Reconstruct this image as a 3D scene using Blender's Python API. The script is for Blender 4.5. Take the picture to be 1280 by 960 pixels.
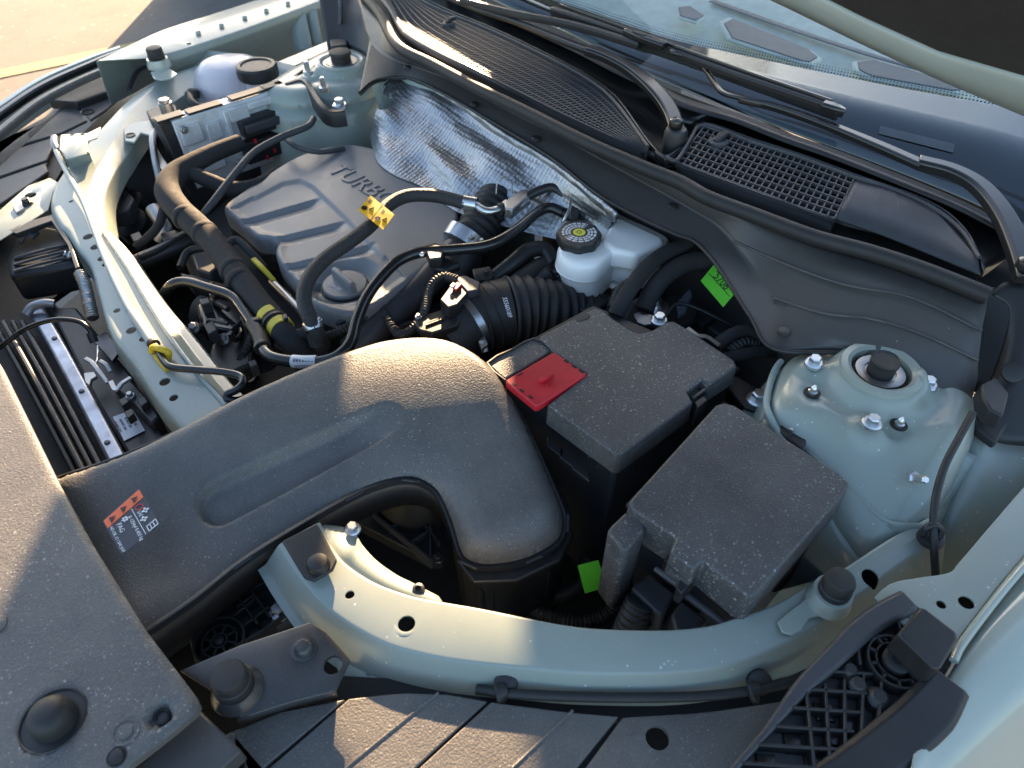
import bpy, bmesh, math, random
import numpy as np
from mathutils import Vector, Matrix
for o in list(bpy.data.objects): bpy.data.objects.remove(o)
S = bpy.context.scene
COL = S.collection
R = math.radians
random.seed(7)
# ---------------------------------------------------------------- camera
ZC = 1.5
PITCH, YAW, FPX = R(45.15), R(49.9), 890.0
cam_d = bpy.data.cameras.new('camera'); cam = bpy.data.objects.new('camera', cam_d); COL.objects.link(cam)
cam.location = (0, 0, ZC); cam.rotation_euler = (R(90) - PITCH, 0, YAW - R(90))
cam_d.sensor_width = 36; cam_d.lens = 36 * FPX / 1280; cam_d.clip_start = .01; cam_d.clip_end = 400
cam_d.dof.use_dof = True; cam_d.dof.focus_distance = .80; cam_d.dof.aperture_fstop = 9.0
S.camera = cam
# ---------------------------------------------------------------- light
SUN_EL, SUN_AZ = R(16), R(53)          # azimuth measured from +X (rear of the car) towards +Y
world = bpy.data.worlds.new('World'); S.world = world; world.use_nodes = True
wn = world.node_tree.nodes; wl = world.node_tree.links
sky = wn.new('ShaderNodeTexSky'); sky.sky_type = 'NISHITA'; sky.sun_disc = False
sky.sun_elevation = SUN_EL; sky.sun_rotation = R(90) - SUN_AZ; sky.air_density = 1.0; sky.dust_density = 2.0
bg = wn['Background']; bg.inputs[1].default_value = .078; wl.new(sky.outputs[0], bg.inputs[0])
sd = bpy.data.lights.new('sun', 'SUN'); sun = bpy.data.objects.new('sun', sd); COL.objects.link(sun)
sd.energy = 5.0; sd.angle = R(.55); sd.color = (1.0, .69, .40)
sdir = Vector((math.cos(SUN_EL) * math.cos(SUN_AZ), math.cos(SUN_EL) * math.sin(SUN_AZ), math.sin(SUN_EL)))
sun.rotation_euler = sdir.to_track_quat('Z', 'Y').to_euler(); sun.location = (2, 3, 4)
S.view_settings.view_transform = 'Standard'; S.view_settings.look = 'None'
S.view_settings.exposure = 2.72; S.view_settings.gamma = 1
S.render.engine = 'CYCLES'
# ---------------------------------------------------------------- pixel <-> place
FW = Vector((math.cos(PITCH) * math.cos(YAW), math.cos(PITCH) * math.sin(YAW), -math.sin(PITCH)))
RT = Vector((math.sin(YAW), -math.cos(YAW), 0)); UPV = RT.cross(FW); CP = Vector((0, 0, ZC))
def ray(u, v): return RT * ((u - 640) / FPX) + UPV * ((480 - v) / FPX) + FW
def P(u, v, z):
    d = ray(u, v); return CP + d * ((z - ZC) / d.z)
def PX(u, v, x):
    d = ray(u, v); return CP + d * (x / d.x)
def PD(u, v, dep): return CP + ray(u, v) * dep
def pix(p):
    q = Vector(p) - CP; w = q.dot(FW); return 640 + FPX * q.dot(RT) / w, 480 - FPX * q.dot(UPV) / w
def PP(l, z=None): return [P(t[0], t[1], z if z is not None else t[2]) for t in l]
# ---------------------------------------------------------------- materials
MATS = {}
def mk(name):
    m = bpy.data.materials.new(name); m.use_nodes = True; nt = m.node_tree
    b = nt.nodes['Principled BSDF']; tc = nt.nodes.new('ShaderNodeTexCoord'); MATS[name] = m
    return m, nt, b, tc.outputs['Object']
def nd(nt, t, **k):
    n = nt.nodes.new(t)
    for a, b in k.items():
        if a.startswith('i_'): n.inputs[int(a[2:])].default_value = b
        else: setattr(n, a, b)
    return n
def noise(nt, co, scale, detail=4, rough=.6):
    n = nt.nodes.new('ShaderNodeTexNoise'); n.inputs['Scale'].default_value = scale; n.inputs['Detail'].default_value = detail
    n.inputs['Roughness'].default_value = rough; nt.links.new(co, n.inputs['Vector']); return n.outputs['Fac']
def ramp(nt, f, a, b, ca=(0, 0, 0, 1), cb=(1, 1, 1, 1)):
    r = nt.nodes.new('ShaderNodeValToRGB'); r.color_ramp.elements[0].position = a; r.color_ramp.elements[1].position = b
    r.color_ramp.elements[0].color = ca; r.color_ramp.elements[1].color = cb; nt.links.new(f, r.inputs[0]); return r.outputs[0]
def mix(nt, f, a, b):
    m = nt.nodes.new('ShaderNodeMix'); m.data_type = 'RGBA'
    for k, x in ((0, f), (6, a), (7, b)):
        if hasattr(x, 'is_linked') or hasattr(x, 'links'): nt.links.new(x, m.inputs[k])
        else: m.inputs[k].default_value = x
    return m.outputs[2]
def mul(nt, a, b, op='MULTIPLY'):
    m = nt.nodes.new('ShaderNodeMath'); m.operation = op
    for k, x in ((0, a), (1, b)):
        if hasattr(x, 'links'): nt.links.new(x, m.inputs[k])
        else: m.inputs[k].default_value = x
    return m.outputs[0]
def specks(nt, co, scale, thr, dens):
    v = nt.nodes.new('ShaderNodeTexVoronoi'); v.inputs['Scale'].default_value = scale; nt.links.new(co, v.inputs['Vector'])
    sx = nt.nodes.new('ShaderNodeSeparateColor'); nt.links.new(v.outputs['Color'], sx.inputs[0])
    size = mul(nt, sx.outputs[0], thr)
    near = mul(nt, v.outputs['Distance'], size, 'LESS_THAN')
    pick = mul(nt, sx.outputs[1], dens, 'LESS_THAN')
    return mul(nt, mul(nt, near, pick), sx.outputs[2])
def bump(nt, h, b, strength, dist=.001):
    n = nt.nodes.new('ShaderNodeBump'); n.inputs['Strength'].default_value = strength; n.inputs['Distance'].default_value = dist
    nt.links.new(h, n.inputs['Height']); nt.links.new(n.outputs[0], b.inputs['Normal']); return n
def plain(name, col, rough=.5, metal=0, var=.12, grain=None, spec=.5, coat=0):
    m, nt, b, co = mk(name)
    c = (*col, 1); d = tuple(x * (1 - var) for x in col) + (1,); e = tuple(min(1, x * (1 + var)) for x in col) + (1,)
    f = noise(nt, co, 38, 5); nt.links.new(mix(nt, ramp(nt, f, .3, .7), d, e), b.inputs['Base Color'])
    b.inputs['Metallic'].default_value = metal; b.inputs['Specular IOR Level'].default_value = spec
    b.inputs['Coat Weight'].default_value = coat; b.inputs['Coat Roughness'].default_value = .08
    rr = nt.nodes.new('ShaderNodeMapRange'); rr.inputs[3].default_value = rough * .82; rr.inputs[4].default_value = min(1, rough * 1.2)
    nt.links.new(noise(nt, co, 120, 3), rr.inputs[0]); nt.links.new(rr.outputs[0], b.inputs['Roughness'])
    if grain: bump(nt, noise(nt, co, grain[0], 3), b, grain[1], .0006)
    return m
def dusty(name, col, dust, amt, rough, sp=(300, .32, .30), grain=(900, .5), patch=14, sp2=True):
    """moulded plastic with settled dust and light specks"""
    m, nt, b, co = mk(name)
    film = mul(nt, ramp(nt, noise(nt, co, patch, 6, .65), .32, .72), amt)
    fine = mul(nt, ramp(nt, noise(nt, co, 760, 2), .42, .72), amt * 1.1)
    c = mix(nt, film, (*col, 1), (*dust, 1)); c = mix(nt, fine, c, (*dust, 1))
    patchy = ramp(nt, noise(nt, co, 9, 3), .38, .62)
    s = specks(nt, co, sp[0], sp[1], sp[2])
    if sp2: s = mul(nt, s, specks(nt, co, sp[0] * .42, sp[1] * .62, sp[2] * .45), 'MAXIMUM')
    s = mul(nt, s, mul(nt, mul(nt, patchy, .75), .25, 'ADD'))
    c = mix(nt, mul(nt, s, .75), c, (.42, .41, .40, 1))
    nt.links.new(c, b.inputs['Base Color'])
    rr = nt.nodes.new('ShaderNodeMapRange'); rr.inputs[3].default_value = rough * .8; rr.inputs[4].default_value = rough * 1.25
    nt.links.new(noise(nt, co, 60, 4), rr.inputs[0]); nt.links.new(rr.outputs[0], b.inputs['Roughness'])
    bump(nt, noise(nt, co, grain[0], 2), b, grain[1], .0006)
    return m
dusty('dusty_plastic', (.082, .079, .078), (.27, .25, .22), .26, .42, (420, .40, .40), (480, .95))
dusty('speckled_plastic', (.042, .042, .045), (.22, .215, .21), .24, .44, (390, .48, .85), (420, 1.0))
dusty('lid_plastic', (.052, .052, .053), (.21, .205, .20), .22, .44, (520, .46, .75), (460, 1.1))
dusty('panel_plastic', (.066, .064, .063), (.14, .13, .12), .14, .42, (240, .20, .10), (1100, .22))
dusty('cover_plastic', (.185, .187, .195), (.25, .24, .23), .10, .38, (200, .12, .06), (1300, .15))
plain('black_plastic', (.021, .021, .022), .42, grain=(700, .15))
plain('deep_black', (.009, .009, .0095), .6)
plain('gloss_black', (.015, .015, .016), .22, coat=.2)
plain('rubber', (.023, .023, .0235), .55, grain=(800, .25))
plain('grey_plastic', (.050, .051, .057), .45, grain=(700, .2))
plain('zinc', (.62, .63, .64), .32, 1.0)
plain('dull_steel', (.40, .40, .40), .42, 1.0)
plain('dark_steel', (.09, .09, .095), .35, .9)
plain('red_plastic', (.52, .018, .030), .42, grain=(900, .2))
plain('yellow_plastic', (.80, .50, .02), .42)
plain('yellow_tape', (.55, .44, .03), .5)
plain('yellow_tag', (.90, .46, .008), .5)
plain('green_tag', (.12, .60, .03), .5)
plain('white_print', (.72, .73, .75), .5)
plain('black_print', (.01, .01, .01), .5)
plain('orange_print', (.80, .14, .05), .5)
plain('cyan_print', (.05, .06, .075), .3)
plain('pale_sticker', (.62, .66, .74), .45)
plain('cap_yellow', (.78, .72, .06), .45)
plain('dash', (.90, .88, .70), .7, grain=(500, .3))  # base colour lightened to make up for sunlight missing on the dash
plain('dash_dark', (.13, .14, .15), .6)
plain('insulation', (.040, .035, .033), .95, grain=(420, .9))
plain('sealer', (.30, .36, .34), .55, grain=(170, .6))
def paint():
    m, nt, b, co = mk('paint')
    c = mix(nt, ramp(nt, noise(nt, co, 5, 4), .3, .7), (.272, .318, .286, 1), (.302, .347, .312, 1))
    d = ramp(nt, noise(nt, co, 16, 6, .7), .45, .8); c = mix(nt, mul(nt, d, .34), c, (.36, .36, .33, 1)); c = mix(nt, mul(nt, ramp(nt, noise(nt, co, 70, 5, .7), .5, .75), .16), c, (.24, .26, .25, 1))
    c = mix(nt, mul(nt, specks(nt, co, 210, .28, .22), .8), c, (.70, .70, .68, 1))
    nt.links.new(c, b.inputs['Base Color']); b.inputs['Roughness'].default_value = .38
    rr = nt.nodes.new('ShaderNodeMapRange'); rr.inputs[3].default_value = .26; rr.inputs[4].default_value = .46
    nt.links.new(noise(nt, co, 24, 5), rr.inputs[0]); nt.links.new(rr.outputs[0], b.inputs['Roughness'])
    b.inputs['Coat Weight'].default_value = .35; b.inputs['Coat Roughness'].default_value = .12
    bump(nt, noise(nt, co, 90, 3), b, .10, .0006)
paint()
def gloss_paint():
    m, nt, b, co = mk('gloss_paint')
    c = mix(nt, ramp(nt, noise(nt, co, 12, 5), .3, .7), (.345, .39, .345, 1), (.375, .42, .37, 1))
    nt.links.new(c, b.inputs['Base Color']); b.inputs['Roughness'].default_value = .3
    b.inputs['Coat Weight'].default_value = .8; b.inputs['Coat Roughness'].default_value = .04
gloss_paint()
def cast():
    m, nt, b, co = mk('cast_aluminium')
    c = mix(nt, ramp(nt, noise(nt, co, 60, 6), .3, .7), (.55, .56, .58, 1), (.74, .75, .76, 1))
    nt.links.new(c, b.inputs['Base Color']); b.inputs['Metallic'].default_value = .35; b.inputs['Roughness'].default_value = .45
    bump(nt, noise(nt, co, 420, 3), b, .35)
cast()
def foil():
    m, nt, b, co = mk('foil')
    b.inputs['Base Color'].default_value = (.37, .385, .41, 1); b.inputs['Metallic'].default_value = 1; b.inputs['Roughness'].default_value = .42
    v = nt.nodes.new('ShaderNodeTexVoronoi'); v.inputs['Scale'].default_value = 135; v.inputs['Randomness'].default_value = .18
    nt.links.new(co, v.inputs['Vector'])
    w = noise(nt, co, 17, 5, .6)
    h = mul(nt, mul(nt, v.outputs['Distance'], .5), mul(nt, w, 1.9), 'ADD')
    bump(nt, h, b, .55, .004)
foil()
def translucent(name, col, rough, tr):
    m, nt, b, co = mk(name)
    c = mix(nt, ramp(nt, noise(nt, co, 20, 4), .3, .7), (*[x * .94 for x in col], 1), (*col, 1))
    nt.links.new(c, b.inputs['Base Color']); b.inputs['Roughness'].default_value = rough
    b.inputs['Subsurface Weight'].default_value = tr; b.inputs['Subsurface Radius'].default_value = (.02, .02, .02); b.inputs['Subsurface Scale'].default_value = .5
translucent('tank_white', (.92, .92, .90), .32, .35)
translucent('tank_lilac', (.62, .58, .62), .3, .4)
def braided():
    m, nt, b, co = mk('braided')
    n1 = noise(nt, co, 900, 2)
    nt.links.new(mix(nt, ramp(nt, n1, .4, .65), (.012, .012, .012, 1), (.05, .05, .05, 1)), b.inputs['Base Color'])
    b.inputs['Roughness'].default_value = .6
    v = nt.nodes.new('ShaderNodeTexVoronoi'); v.inputs['Scale'].default_value = 560; nt.links.new(co, v.inputs['Vector'])
    bump(nt, v.outputs['Distance'], b, .7, .001)
braided()
def ground_mat():
    m, nt, b, co = mk('concrete')
    c = mix(nt, ramp(nt, noise(nt, co, 1.4, 6), .3, .7), (.135, .125, .115, 1), (.185, .175, .16, 1))
    c = mix(nt, mul(nt, ramp(nt, noise(nt, co, 90, 4), .4, .7), .35), c, (.10, .095, .085, 1))
    c = mix(nt, specks(nt, co, 55, .3, .3), c, (.06, .055, .05, 1)); c = mix(nt, mul(nt, ramp(nt, noise(nt, co, 6, 7, .7), .5, .7), .45), c, (.09, .085, .08, 1)); c = mix(nt, specks(nt, co, 30, .4, .3), c, (.26, .25, .23, 1))
    nt.links.new(c, b.inputs['Base Color']); b.inputs['Roughness'].default_value = .9
    bump(nt, noise(nt, co, 160, 4), b, .5, .004)
ground_mat()
plain('line_paint', (.34, .28, .13), .8, var=.25)
def glass():
    m, nt, b, co = mk('glass'); nt.nodes.remove(b); out = nt.nodes['Material Output']
    tr = nt.nodes.new('ShaderNodeBsdfTransparent'); tr.inputs[0].default_value = (.62, .70, .76, 1)
    gl = nt.nodes.new('ShaderNodeBsdfGlossy'); gl.inputs['Roughness'].default_value = .015
    lw = nt.nodes.new('ShaderNodeLayerWeight'); lw.inputs[0].default_value = .5; ms = nt.nodes.new('ShaderNodeMixShader')
    nt.links.new(mul(nt, mul(nt, mul(nt, lw.outputs['Facing'], 5, 'POWER'), .92), .05, 'ADD'), ms.inputs[0]); nt.links.new(tr.outputs[0], ms.inputs[1]); nt.links.new(gl.outputs[0], ms.inputs[2])
    nt.links.new(ms.outputs[0], out.inputs[0])
glass()
plain('taped', (.033, .033, .035), .85, grain=(240, .5), spec=.25)
plain('frit', (.006, .007, .009), .06, spec=.6, coat=1)
# ---------------------------------------------------------------- mesh helpers
ROOTS = []
def T(name, label, cat, group=None):
    o = bpy.data.objects.new(name, None); o.empty_display_size = .02; COL.objects.link(o)
    o['label'] = label; o['category'] = cat
    if group: o['group'] = group
    ROOTS.append(o); return o
def tag(o, label, cat, group=None):
    o['label'] = label; o['category'] = cat
    if group: o['group'] = group
    ROOTS.append(o); return o
def fin(name, me, mat, parent, ang=35):
    me.materials.append(MATS[mat])
    me.polygons.foreach_set('use_smooth', [True] * len(me.polygons)); me.set_sharp_from_angle(angle=R(ang))
    o = bpy.data.objects.new(name, me); COL.objects.link(o)
    if parent: o.parent = parent
    return o
def raw(name, verts, faces, mat, parent=None, bevel=0, seg=2, ang=35, solid=0, sub=0, recalc=True):
    me = bpy.data.meshes.new(name); me.from_pydata([tuple(v) for v in verts], [], faces)
    if recalc:
        bm = bmesh.new(); bm.from_mesh(me); bmesh.ops.recalc_face_normals(bm, faces=bm.faces); bm.to_mesh(me); bm.free()
    o = fin(name, me, mat, parent, ang)
    if solid: m = o.modifiers.new('s', 'SOLIDIFY'); m.thickness = solid; m.offset = 0
    if sub: m = o.modifiers.new('u', 'SUBSURF'); m.levels = m.render_levels = sub
    if bevel:
        m = o.modifiers.new('b', 'BEVEL'); m.width = bevel; m.segments = seg; m.limit_method = 'ANGLE'; m.angle_limit = R(30); m.harden_normals = False
    return o
def prism(name, top, thick, mat, parent=None, bevel=.0015, seg=2, bottom=None, taper=0):
    n = len(top); top = [Vector(t) for t in top]
    if bottom is None:
        c = sum(top, Vector()) / n
        bottom = [t + Vector((0, 0, -thick)) + (Vector((t.x - c.x, t.y - c.y, 0)) * taper) for t in top]
    v = top + list(bottom); f = [list(range(n)), list(range(2 * n - 1, n - 1, -1))] + [[i, (i + 1) % n, n + (i + 1) % n, n + i] for i in range(n)]
    return raw(name, v, f, mat, parent, bevel, seg)
def frame_prism(name, poly, nrm, thick, mat, parent=None, bevel=.001):
    """polygon extruded against an arbitrary normal"""
    n = len(poly); top = [Vector(t) for t in poly]; bot = [t - Vector(nrm) * thick for t in top]
    f = [list(range(n)), list(range(2 * n - 1, n - 1, -1))] + [[i, (i + 1) % n, n + (i + 1) % n, n + i] for i in range(n)]
    return raw(name, top + bot, f, mat, parent, bevel)
def cr(pts, n, closed=False):
    """Catmull-Rom through points, n steps per span"""
    pts = [np.array(p, float) for p in pts]; m = len(pts); out = []
    rng = m if closed else m - 1
    for i in range(rng):
        a = pts[(i - 1) % m] if closed or i > 0 else 2 * pts[0] - pts[1]
        b = pts[i]; c = pts[(i + 1) % m]
        d = pts[(i + 2) % m] if closed or i + 2 < m else 2 * pts[-1] - pts[-2]
        for k in range(n):
            t = k / n
            out.append(.5 * ((2 * b) + (-a + c) * t + (2 * a - 5 * b + 4 * c - d) * t * t + (-a + 3 * b - 3 * c + d) * t ** 3))
    if not closed: out.append(pts[-1])
    return [Vector(p) for p in out]
def tube(name, pts, r, mat, parent=None, n=8, seg=14, rib=None, caps=True):
    """pts: (u,v,z) picture points or Vectors; r: radius or list per control point; rib=(pitch, depth)"""
    W = [P(*p) if not isinstance(p, Vector) else p for p in pts]
    rs = r if isinstance(r, (list, tuple)) else [r] * len(W)
    if rib:
        L = sum((W[i + 1] - W[i]).length for i in range(len(W) - 1)); n = max(8, int(L / rib[0] * 6 / max(1, len(W) - 1)))
    C = cr([(*w, q) for w, q in zip([tuple(w) for w in W], rs)], n) if False else None
    Q = [np.array((w.x, w.y, w.z, q)) for w, q in zip(W, rs)]
    path = []; m = len(Q)
    for i in range(m - 1):
        a = Q[i - 1] if i > 0 else 2 * Q[0] - Q[1]; b = Q[i]; c = Q[i + 1]; d = Q[i + 2] if i + 2 < m else 2 * Q[-1] - Q[-2]
        for k in range(n):
            t = k / n; path.append(.5 * ((2 * b) + (-a + c) * t + (2 * a - 5 * b + 4 * c - d) * t * t + (-a + 3 * b - 3 * c + d) * t ** 3))
    path.append(Q[-1])
    pos = [Vector(p[:3]) for p in path]; rad = [float(p[3]) for p in path]
    V = []; F = []; nrm = None; s = 0
    for i, p in enumerate(pos):
        tg = (pos[min(i + 1, len(pos) - 1)] - pos[max(i - 1, 0)]).normalized()
        if nrm is None: nrm = tg.orthogonal().normalized()
        nrm = (nrm - tg * nrm.dot(tg)).normalized(); bi = tg.cross(nrm)
        if i: s += (p - pos[i - 1]).length
        q = rad[i]
        if rib: q += rib[1] * (math.sin(2 * math.pi * s / rib[0]))
        for k in range(seg):
            a = 2 * math.pi * k / seg; V.append(p + (nrm * math.cos(a) + bi * math.sin(a)) * q)
    for i in range(len(pos) - 1):
        for k in range(seg):
            a = i * seg + k; b = i * seg + (k + 1) % seg; F.append([a, b, b + seg, a + seg])
    if caps: F.append(list(range(seg - 1, -1, -1))); F.append(list(range((len(pos) - 1) * seg, len(pos) * seg)))
    return raw(name, V, F, mat, parent, ang=60)
def axes(nrm):
    nrm = Vector(nrm).normalized(); x = Vector((1, 0, 0)); x = (x - nrm * x.dot(nrm))
    if x.length < .1: x = Vector((0, 1, 0)); x = x - nrm * x.dot(nrm)
    x.normalize(); return x, nrm.cross(x), nrm
def lathe(name, prof, loc, mat, parent=None, nrm=(0, 0, 1), seg=28, lobes=0, lobe=0, ang=35, cap=True):
    """prof: (radius, height) list"""
    x, y, z = axes(nrm); V = []; F = []; loc = Vector(loc)
    for r, h in prof:
        for k in range(seg):
            a = 2 * math.pi * k / seg; q = r * (1 + lobe * math.cos(lobes * a)) if lobes else r
            V.append(loc + x * (math.cos(a) * q) + y * (math.sin(a) * q) + z * h)
    for i in range(len(prof) - 1):
        for k in range(seg):
            a = i * seg + k; b = i * seg + (k + 1) % seg; F.append([a, b, b + seg, a + seg])
    if cap: F.append(list(range(seg - 1, -1, -1))); F.append(list(range((len(prof) - 1) * seg, len(prof) * seg)))
    return raw(name, V, F, mat, parent, ang=ang)
def hexbolt(loc, r, parent, mat='zinc', nrm=(0, 0, 1), name='bolt', washer=True):
    x, y, z = axes(nrm); loc = Vector(loc); V = []; F = []
    def ring(q, h, n, s):
        i0 = len(V)
        for k in range(n): a = 2 * math.pi * (k + s) / n; V.append(loc + x * math.cos(a) * q + y * math.sin(a) * q + z * h)
        return i0
    a = ring(r, -.002, 24, 0); b = ring(r, r * .14, 24, 0); c = ring(r * .84, r * .3, 24, 0)
    for p, q in ((a, b), (b, c)):
        for k in range(24): F.append([p + k, p + (k + 1) % 24, q + (k + 1) % 24, q + k])
    F.append([c + k for k in range(24)])
    d = ring(r * .66, r * .28, 6, .2); e = ring(r * .66, r * .85, 6, .2); g = ring(r * .54, r * .98, 6, .2)
    for p, q in ((d, e), (e, g)):
        for k in range(6): F.append([p + k, p + (k + 1) % 6, q + (k + 1) % 6, q + k])
    F.append([g + k for k in range(6)])
    return raw(name, V, F, mat, parent, recalc=True)
def loft(name, secs, mat, parent=None, nu=5, nv=4, closed=False, solid=.0016, ang=40, bevel=0):
    """secs: list of sections, each a list of Vectors; smooth both ways"""
    A = [cr(s, nv, closed) for s in secs]; nvv = len(A[0])
    cols = [cr([s[j] for s in A], nu) for j in range(nvv)]; nuu = len(cols[0])
    V = [cols[j][i] for i in range(nuu) for j in range(nvv)]; F = []
    for i in range(nuu - 1):
        for j in range(nvv if closed else nvv - 1):
            a = i * nvv + j; b = i * nvv + (j + 1) % nvv; F.append([a, b, b + nvv, a + nvv])
    o = raw(name, V, F, mat, parent, ang=ang, solid=solid)
    return o
def lin(name, secs, mat, parent=None, nu=5, solid=.0016, bevel=.002, ang=40):
    """loft that is smooth along the length only and creased across"""
    cols = [cr([s[j] for s in secs], nu) for j in range(len(secs[0]))]; nuu = len(cols[0]); nvv = len(cols)
    V = [cols[j][i] for i in range(nuu) for j in range(nvv)]
    F = [[i * nvv + j, i * nvv + j + 1, (i + 1) * nvv + j + 1, (i + 1) * nvv + j] for i in range(nuu - 1) for j in range(nvv - 1)]
    o = raw(name, V, F, mat, parent, ang=ang)
    if bevel:
        # crease bends become rounded by a fillet before thickness is added
        m = o.modifiers.new('b', 'BEVEL'); m.width = bevel; m.segments = 3; m.limit_method = 'ANGLE'; m.angle_limit = R(25)
    if solid: m = o.modifiers.new('s', 'SOLIDIFY'); m.thickness = solid; m.offset = -1
    return o
def bake(o):
    dg = bpy.context.evaluated_depsgraph_get(); me = bpy.data.meshes.new_from_object(o.evaluated_get(dg))
    old = o.data; o.modifiers.clear(); o.data = me; bpy.data.meshes.remove(old); return o
def boolean(o, cutters, op='DIFFERENCE'):
    for c in cutters:
        m = o.modifiers.new('c', 'BOOLEAN'); m.operation = op; m.object = c; m.solver = 'EXACT'
    bpy.context.view_layer.update(); bake(o)
    for c in cutters: me = c.data; bpy.data.objects.remove(c); bpy.data.meshes.remove(me)
    o.data.polygons.foreach_set('use_smooth', [True] * len(o.data.polygons)); o.data.set_sharp_from_angle(angle=R(35))
    return o
def peg(p, r, depth=.05, up=.03, nrm=(0, 0, 1), seg=20): return lathe('cutter', [(r, -depth), (r, up)], p, 'deep_black', None, nrm, seg)
def slot(pts, zt, depth=.06): return prism('cutter', [Vector((p.x, p.y, zt)) for p in pts], depth, 'deep_black', None, 0)
def sdf(xs, ys, poly):
    """signed distance (positive inside) of grid points to a polygon"""
    p = np.stack([xs, ys], -1); d = np.full(xs.shape, 1e9); ins = np.zeros(xs.shape, bool); n = len(poly)
    for i in range(n):
        a = np.array(poly[i]); b = np.array(poly[(i + 1) % n]); ab = b - a
        t = np.clip(((p - a) @ ab) / (ab @ ab + 1e-12), 0, 1); q = p - (a + t[..., None] * ab)
        d = np.minimum(d, np.hypot(q[..., 0], q[..., 1]))
        c = ((a[1] > ys) != (b[1] > ys)) & (xs < (b[0] - a[0]) * (ys - a[1]) / (b[1] - a[1] + 1e-12) + a[0]); ins ^= c
    return np.where(ins, d, -d)
def npix(X, Y, Z):
    q = np.stack([X, Y, Z - ZC], -1); w = q @ np.array(FW); return 640 + FPX * (q @ np.array(RT)) / w, 480 - FPX * (q @ np.array(UPV)) / w
def field(name, outline, zf, depth, mat, parent=None, res=.004, ang=40, cut=()):
    """solid with a sculpted top: zf(X, Y, D) gives height, D is distance to the outline; outline: Vectors"""
    poly = [(p.x, p.y) for p in outline]; xs = [p[0] for p in poly]; ys = [p[1] for p in poly]
    nx = int((max(xs) - min(xs)) / res) + 4; ny = int((max(ys) - min(ys)) / res) + 4
    gx = np.linspace(min(xs) - res, max(xs) + res, nx); gy = np.linspace(min(ys) - res, max(ys) + res, ny)
    X, Y = np.meshgrid(gx, gy, indexing='ij'); D = sdf(X, Y, poly); Z = zf(X, Y, D)
    zb = float(Z.min()) - depth; n = nx * ny
    V = [(X.flat[i], Y.flat[i], Z.flat[i]) for i in range(n)] + [(X.flat[i], Y.flat[i], zb) for i in range(n)]
    F = []
    I = lambda i, j: i * ny + j
    for i in range(nx - 1):
        for j in range(ny - 1):
            F.append([I(i, j), I(i + 1, j), I(i + 1, j + 1), I(i, j + 1)]); F.append([n + I(i, j), n + I(i, j + 1), n + I(i + 1, j + 1), n + I(i + 1, j)])
    for i in range(nx - 1):
        F.append([I(i, 0), n + I(i, 0), n + I(i + 1, 0), I(i + 1, 0)]); F.append([I(i + 1, ny - 1), n + I(i + 1, ny - 1), n + I(i, ny - 1), I(i, ny - 1)])
    for j in range(ny - 1):
        F.append([I(0, j + 1), n + I(0, j + 1), n + I(0, j), I(0, j)]); F.append([I(nx - 1, j), n + I(nx - 1, j), n + I(nx - 1, j + 1), I(nx - 1, j + 1)])
    o = raw(name, V, F, mat, parent, recalc=False, ang=ang)
    zt = float(Z.max()) + .02
    c = prism('cutter', [Vector((p[0], p[1], zt)) for p in poly], zt - zb - .3 * depth, mat, None, 0)
    m = o.modifiers.new('i', 'BOOLEAN'); m.operation = 'INTERSECT'; m.object = c; m.solver = 'EXACT'
    for q in cut: m = o.modifiers.new('c', 'BOOLEAN'); m.operation = 'DIFFERENCE'; m.object = q; m.solver = 'EXACT'
    bpy.context.view_layer.update(); bake(o)
    for q in (c, *cut): me = q.data; bpy.data.objects.remove(q); bpy.data.meshes.remove(me)
    o.data.polygons.foreach_set('use_smooth', [True] * len(o.data.polygons)); o.data.set_sharp_from_angle(angle=R(ang))
    return o
def rnd(D, r, h=None):
    """rounded shoulder: drop below the top at distance D from the edge"""
    t = np.clip(1 - D / r, 0, 1); return (h or r) * (1 - np.sqrt(np.maximum(0, 1 - t * t)))
def sseg(U, V, a, b):
    a = np.array(a, float); b = np.array(b, float); ab = b - a
    t = ((U - a[0]) * ab[0] + (V - a[1]) * ab[1]) / (ab @ ab); side = ((U - a[0]) * ab[1] - (V - a[1]) * ab[0]) / math.hypot(*ab)
    return t, side
def smooth(x, a, b): t = np.clip((x - a) / (b - a), 0, 1); return t * t * (3 - 2 * t)
def text(name, s, size, loc, xd, yd, mat, parent, depth=.0004, align='CENTER'):
    """flat or raised lettering; xd reading direction, yd up of the letters"""
    cu = bpy.data.curves.new('t', 'FONT'); cu.body = s; cu.size = size; cu.align_x = align; cu.align_y = 'CENTER'; cu.extrude = depth; cu.resolution_u = 3
    o = bpy.data.objects.new('t', cu); COL.objects.link(o); bpy.context.view_layer.update()
    me = bpy.data.meshes.new_from_object(o.evaluated_get(bpy.context.evaluated_depsgraph_get())); bpy.data.objects.remove(o); bpy.data.curves.remove(cu)
    xd = Vector(xd).normalized(); yd = (Vector(yd) - xd * Vector(yd).dot(xd)).normalized(); zd = xd.cross(yd)
    M = Matrix((xd, yd, zd)).transposed().to_4x4(); M.translation = Vector(loc); me.transform(M); me.materials.clear()
    return fin(name, me, mat, parent)
def quad(name, a, b, c, d, mat, parent, thick=.0004):
    n = (Vector(b) - Vector(a)).cross(Vector(d) - Vector(a)).normalized()
    if n.z < 0: n = -n
    return frame_prism(name, [a, b, c, d], n, thick, mat, parent, 0)
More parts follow.
